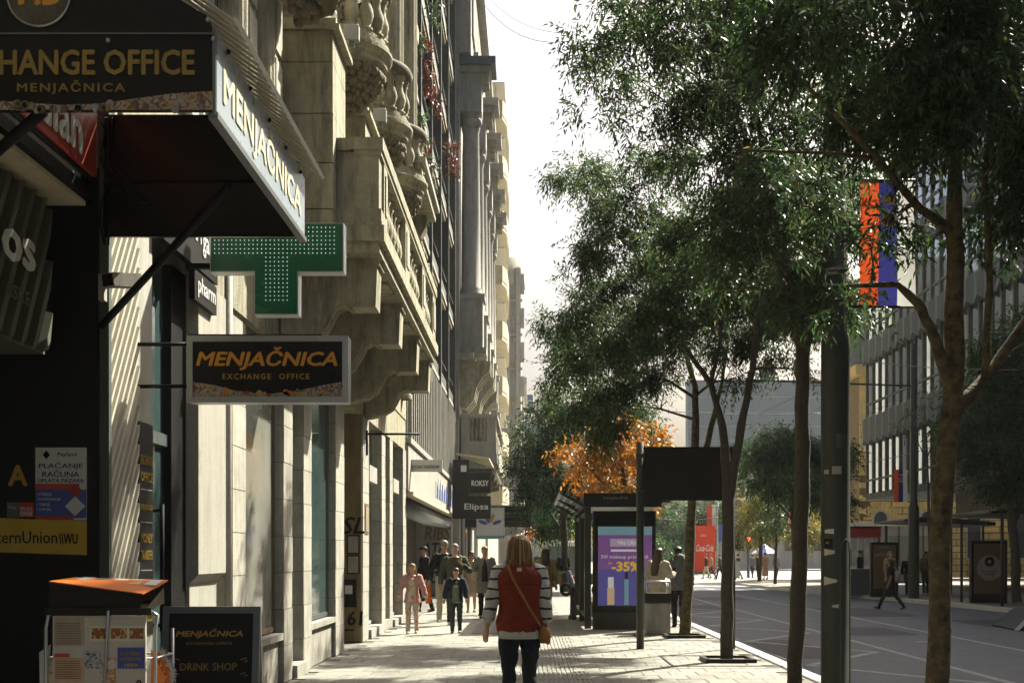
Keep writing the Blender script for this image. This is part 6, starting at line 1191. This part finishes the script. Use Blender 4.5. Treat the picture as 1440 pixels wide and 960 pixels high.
tree('light spotted trunk tree beside the hooded man', 23.2, [[(962, 895, 0, .10), (968, 820, 0, .095), (974, 700, 0, .085), (978, 600, 0, .07), (978, 545, 0, .055), (960, 480, .2, .035), (930, 430, .3, .02)], [(980, 690, 0, .06), (1000, 600, .1, .05), (1015, 540, .2, .035), (1025, 470, .2, .02)], [(978, 560, 0, .035), (940, 535, -.2, .026), (890, 520, -.3, .016)], [(978, 590, 0, .03), (930, 575, .2, .018), (890, 570, .2, .01)], [(978, 556, 0, .03), (1005, 535, .2, .02), (1020, 500, .3, .01)]],
    B((835, 485, 36), (800, 505, 26), (862, 540, 36), (812, 560, 26), (900, 520, 28), (782, 468, 20), (765, 452, 14), (868, 588, 20), (935, 540, 14, None, .35), (840, 600, 22), (780, 545, 18), (800, 590, 18), (900, 455, 30), (950, 500, 18, None, .4), (1080, 430, 36), (1120, 400, 36), (1060, 380, 36), (1100, 350, 36), (1020, 420, 34), (1010, 360, 34), (960, 400, 34), (1130, 440, 32), (940, 350, 30)), 'leaf', .10, 14500, 'bark_spot', 1.6, seed=5)
grate('dark square grate under the spotted tree beside the hooded man', 2.86, 23.2)
tree('bright orange autumn tree above the bus shelter', 33.5, [[(885, 860, 0, .09), (884, 760, 0, .085), (880, 690, 0, .07), (870, 640, 0, .05), (850, 600, 0, .02)], [(884, 700, 0, .05), (905, 660, .2, .035), (920, 620, .2, .015)], [(882, 710, 0, .04), (840, 670, .2, .025), (805, 640, .2, .01)]],
    B((870, 598, 24), (832, 628, 24), (800, 638, 15), (880, 645, 28), (850, 665, 22), (912, 618, 22, 1, .9), (935, 650, 18), (840, 690, 14), (905, 688, 18), (870, 690, 14), (895, 610, 18), (815, 655, 14)), 'leaf_orange', .15, 5000, 'bark', 1.4, wr=.4, seed=6)
tree('dense dark green tree down the near pavement behind the orange tree', 52, [[(795, 832, 0, .16), (794, 760, 0, .14), (790, 700, 0, .11), (775, 640, 0, .07), (765, 590, 0, .03)], [(793, 730, 0, .08), (815, 670, .3, .06), (830, 620, .3, .03)], [(793, 750, 0, .06), (760, 700, .3, .05), (740, 660, .3, .02)]],
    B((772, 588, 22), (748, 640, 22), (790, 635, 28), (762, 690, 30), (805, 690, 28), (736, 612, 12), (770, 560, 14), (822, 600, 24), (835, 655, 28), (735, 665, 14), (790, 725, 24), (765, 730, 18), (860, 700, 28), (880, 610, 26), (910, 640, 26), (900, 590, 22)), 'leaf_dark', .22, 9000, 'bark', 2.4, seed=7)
tree('far green tree with yellowing edge beyond the near pavement', 78, [[(808, 816, 0, .15), (806, 770, 0, .13), (800, 730, 0, .06)]], B((800, 745, 14), (785, 752, 12), (815, 740, 12), (775, 765, 8), (812, 762, 10)), 'leaf_yellow', .28, 7500, 'bark', 2.5, seed=8)
tree('brownish green tree across the road in front of the domed hall', 60, [[(1118, 820, 0, .13), (1116, 740, 0, .12), (1112, 690, 0, .1), (1095, 650, 0, .05)], [(1114, 720, 0, .07), (1135, 670, .3, .05), (1150, 640, .3, .02)], [(1113, 730, 0, .06), (1080, 690, .3, .04), (1065, 660, .3, .02)]],
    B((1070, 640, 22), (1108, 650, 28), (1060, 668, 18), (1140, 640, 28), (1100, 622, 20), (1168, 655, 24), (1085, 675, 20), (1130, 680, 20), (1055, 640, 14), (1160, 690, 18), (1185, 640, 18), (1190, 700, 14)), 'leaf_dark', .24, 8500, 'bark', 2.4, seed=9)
tree('yellow green tree under the brownish one across the road', 72, [[(1068, 818, 0, .12), (1070, 760, 0, .1), (1080, 710, 0, .06)], [(1070, 750, 0, .06), (1050, 715, .2, .03)]], B((1080, 700, 20), (1060, 725, 18), (1095, 725, 18), (1050, 745, 12), (1105, 700, 14), (1075, 745, 14), (1135, 745, 16), (1150, 725, 12)), 'leaf_yellow', .24, 7500, 'bark', 2.4, seed=10)
tree('thin roadside tree right of the yellow green tree', 66, [[(1090, 822, 0, .09), (1092, 740, 0, .08), (1100, 690, 0, .04)]], B((1095, 715, 14), (1110, 730, 12), (1085, 735, 10)), 'leaf', .24, 7000, 'bark', 2, seed=12)
tree('distant dark tree seen under the blank board', 112, [[(955, 806, 0, .22), (955, 770, 0, .2), (950, 735, 0, .1)]], B((950, 725, 20), (930, 740, 18), (975, 735, 18), (985, 755, 12), (935, 765, 16), (960, 755, 16), (1000, 720, 14)), 'leaf_dark', .40, 6500, 'bark', 3, seed=13)
tree('distant shrub like tree low behind the advert panel', 104, [[(930, 806, 0, .2), (928, 785, 0, .15), (925, 770, 0, .08)]], B((925, 775, 14), (945, 785, 12), (965, 788, 10), (985, 786, 9), (910, 770, 14)), 'leaf_dark', .38, 6500, 'bark', 2.5, seed=14)
tree('large dark tree before the office block at right', 36, [[(1430, 846, 0, .14), (1426, 760, 0, .13), (1418, 690, 0, .10), (1395, 620, 0, .06), (1380, 560, 0, .03)], [(1420, 700, 0, .08), (1450, 600, .3, .06), (1455, 520, .3, .03)], [(1425, 740, 0, .07), (1450, 660, 0, .05)]],
    B((1375, 565, 40), (1430, 615, 46), (1440, 540, 50), (1345, 600, 26), (1400, 670, 30), (1460, 680, 40), (1410, 500, 34), (1360, 640, 22), (1325, 610, 14), (1470, 460, 44)), 'leaf_dark', .16, 9500, 'bark', 1.8, seed=15)
tree('bare young sapling beside the far lamp post', 42, [[(1308, 838, 0, .05), (1306, 720, 0, .045), (1304, 640, 0, .035), (1300, 570, 0, .02)], [(1305, 650, 0, .022), (1280, 600, .1, .012)], [(1305, 640, 0, .02), (1325, 590, .1, .01)]], B((1300, 575, 16, 0, .35), (1325, 600, 14, 0, .3), (1282, 600, 10, 0, .25)), 'leaf_dark', .16, 3500, 'bark', .5, seed=16)
# trees left of frame across the plaza
# ------------------------------------------------------------------ balcony plants
for c, r, m_, lab in PL:
    g = thing('balcony_plant', lab, 'plant', c, 0, 'plants on the finned balconies'); bl = [(Vector((0, 0, -k*r*.5)), r*.34*(1-.12*k), .8) for k in range(4)]
    leaf_mesh('foliage', m_, [(c_, q_*.7, d_) for c_, q_, d_ in bl], .085, 5200, .5, parent=g); MB().loft([(0, .1, .1), (.02, 0, -.6*r), (0, .05, -1.8*r)], .012, 5).build('stem', 'bark', g)
# ------------------------------------------------------------------ fallen leaves
fl = []
lm = MB()
for i in range(520):
    x = rnd.uniform(-2.8, 3.4); y = rnd.uniform(14.5, 40); a = rnd.uniform(0, 6.28); l = rnd.uniform(.03, .06)
    lm.add([(x, y, .006), (x+l*math.cos(a+.4)*.5, y+l*math.sin(a+.4)*.5, .012), (x+l*math.cos(a), y+l*math.sin(a), .008), (x+l*math.cos(a-.4)*.5, y+l*math.sin(a-.4)*.5, .010)], [(0, 1, 2, 3)])
o = lm.build('fallen_leaves', 'leaf_yellow'); tag(o, 'scattered small fallen leaves on the pavement', 'leaves'); o['kind'] = 'stuff'
# ================================================================== HAZE
hz = bx('haze', None, None, -120, 140, -12, 340, -1.7, 45); hz['kind'] = 'stuff'; tag(hz, 'thin pale autumn haze filling the street', 'haze')
hm = bpy.data.materials.new('haze'); hm.use_nodes = True; nt = hm.node_tree; nt.nodes.remove(nt.nodes['Principled BSDF']); pv = nt.nodes.new('ShaderNodeVolumePrincipled'); pv.inputs['Density'].default_value = .0003; pv.inputs['Color'].default_value = (.95, .97, 1, 1); pv.inputs['Anisotropy'].default_value = .0
nt.links.new(pv.outputs[0], nt.nodes['Material Output'].inputs['Volume']); hz.data.materials.append(hm)
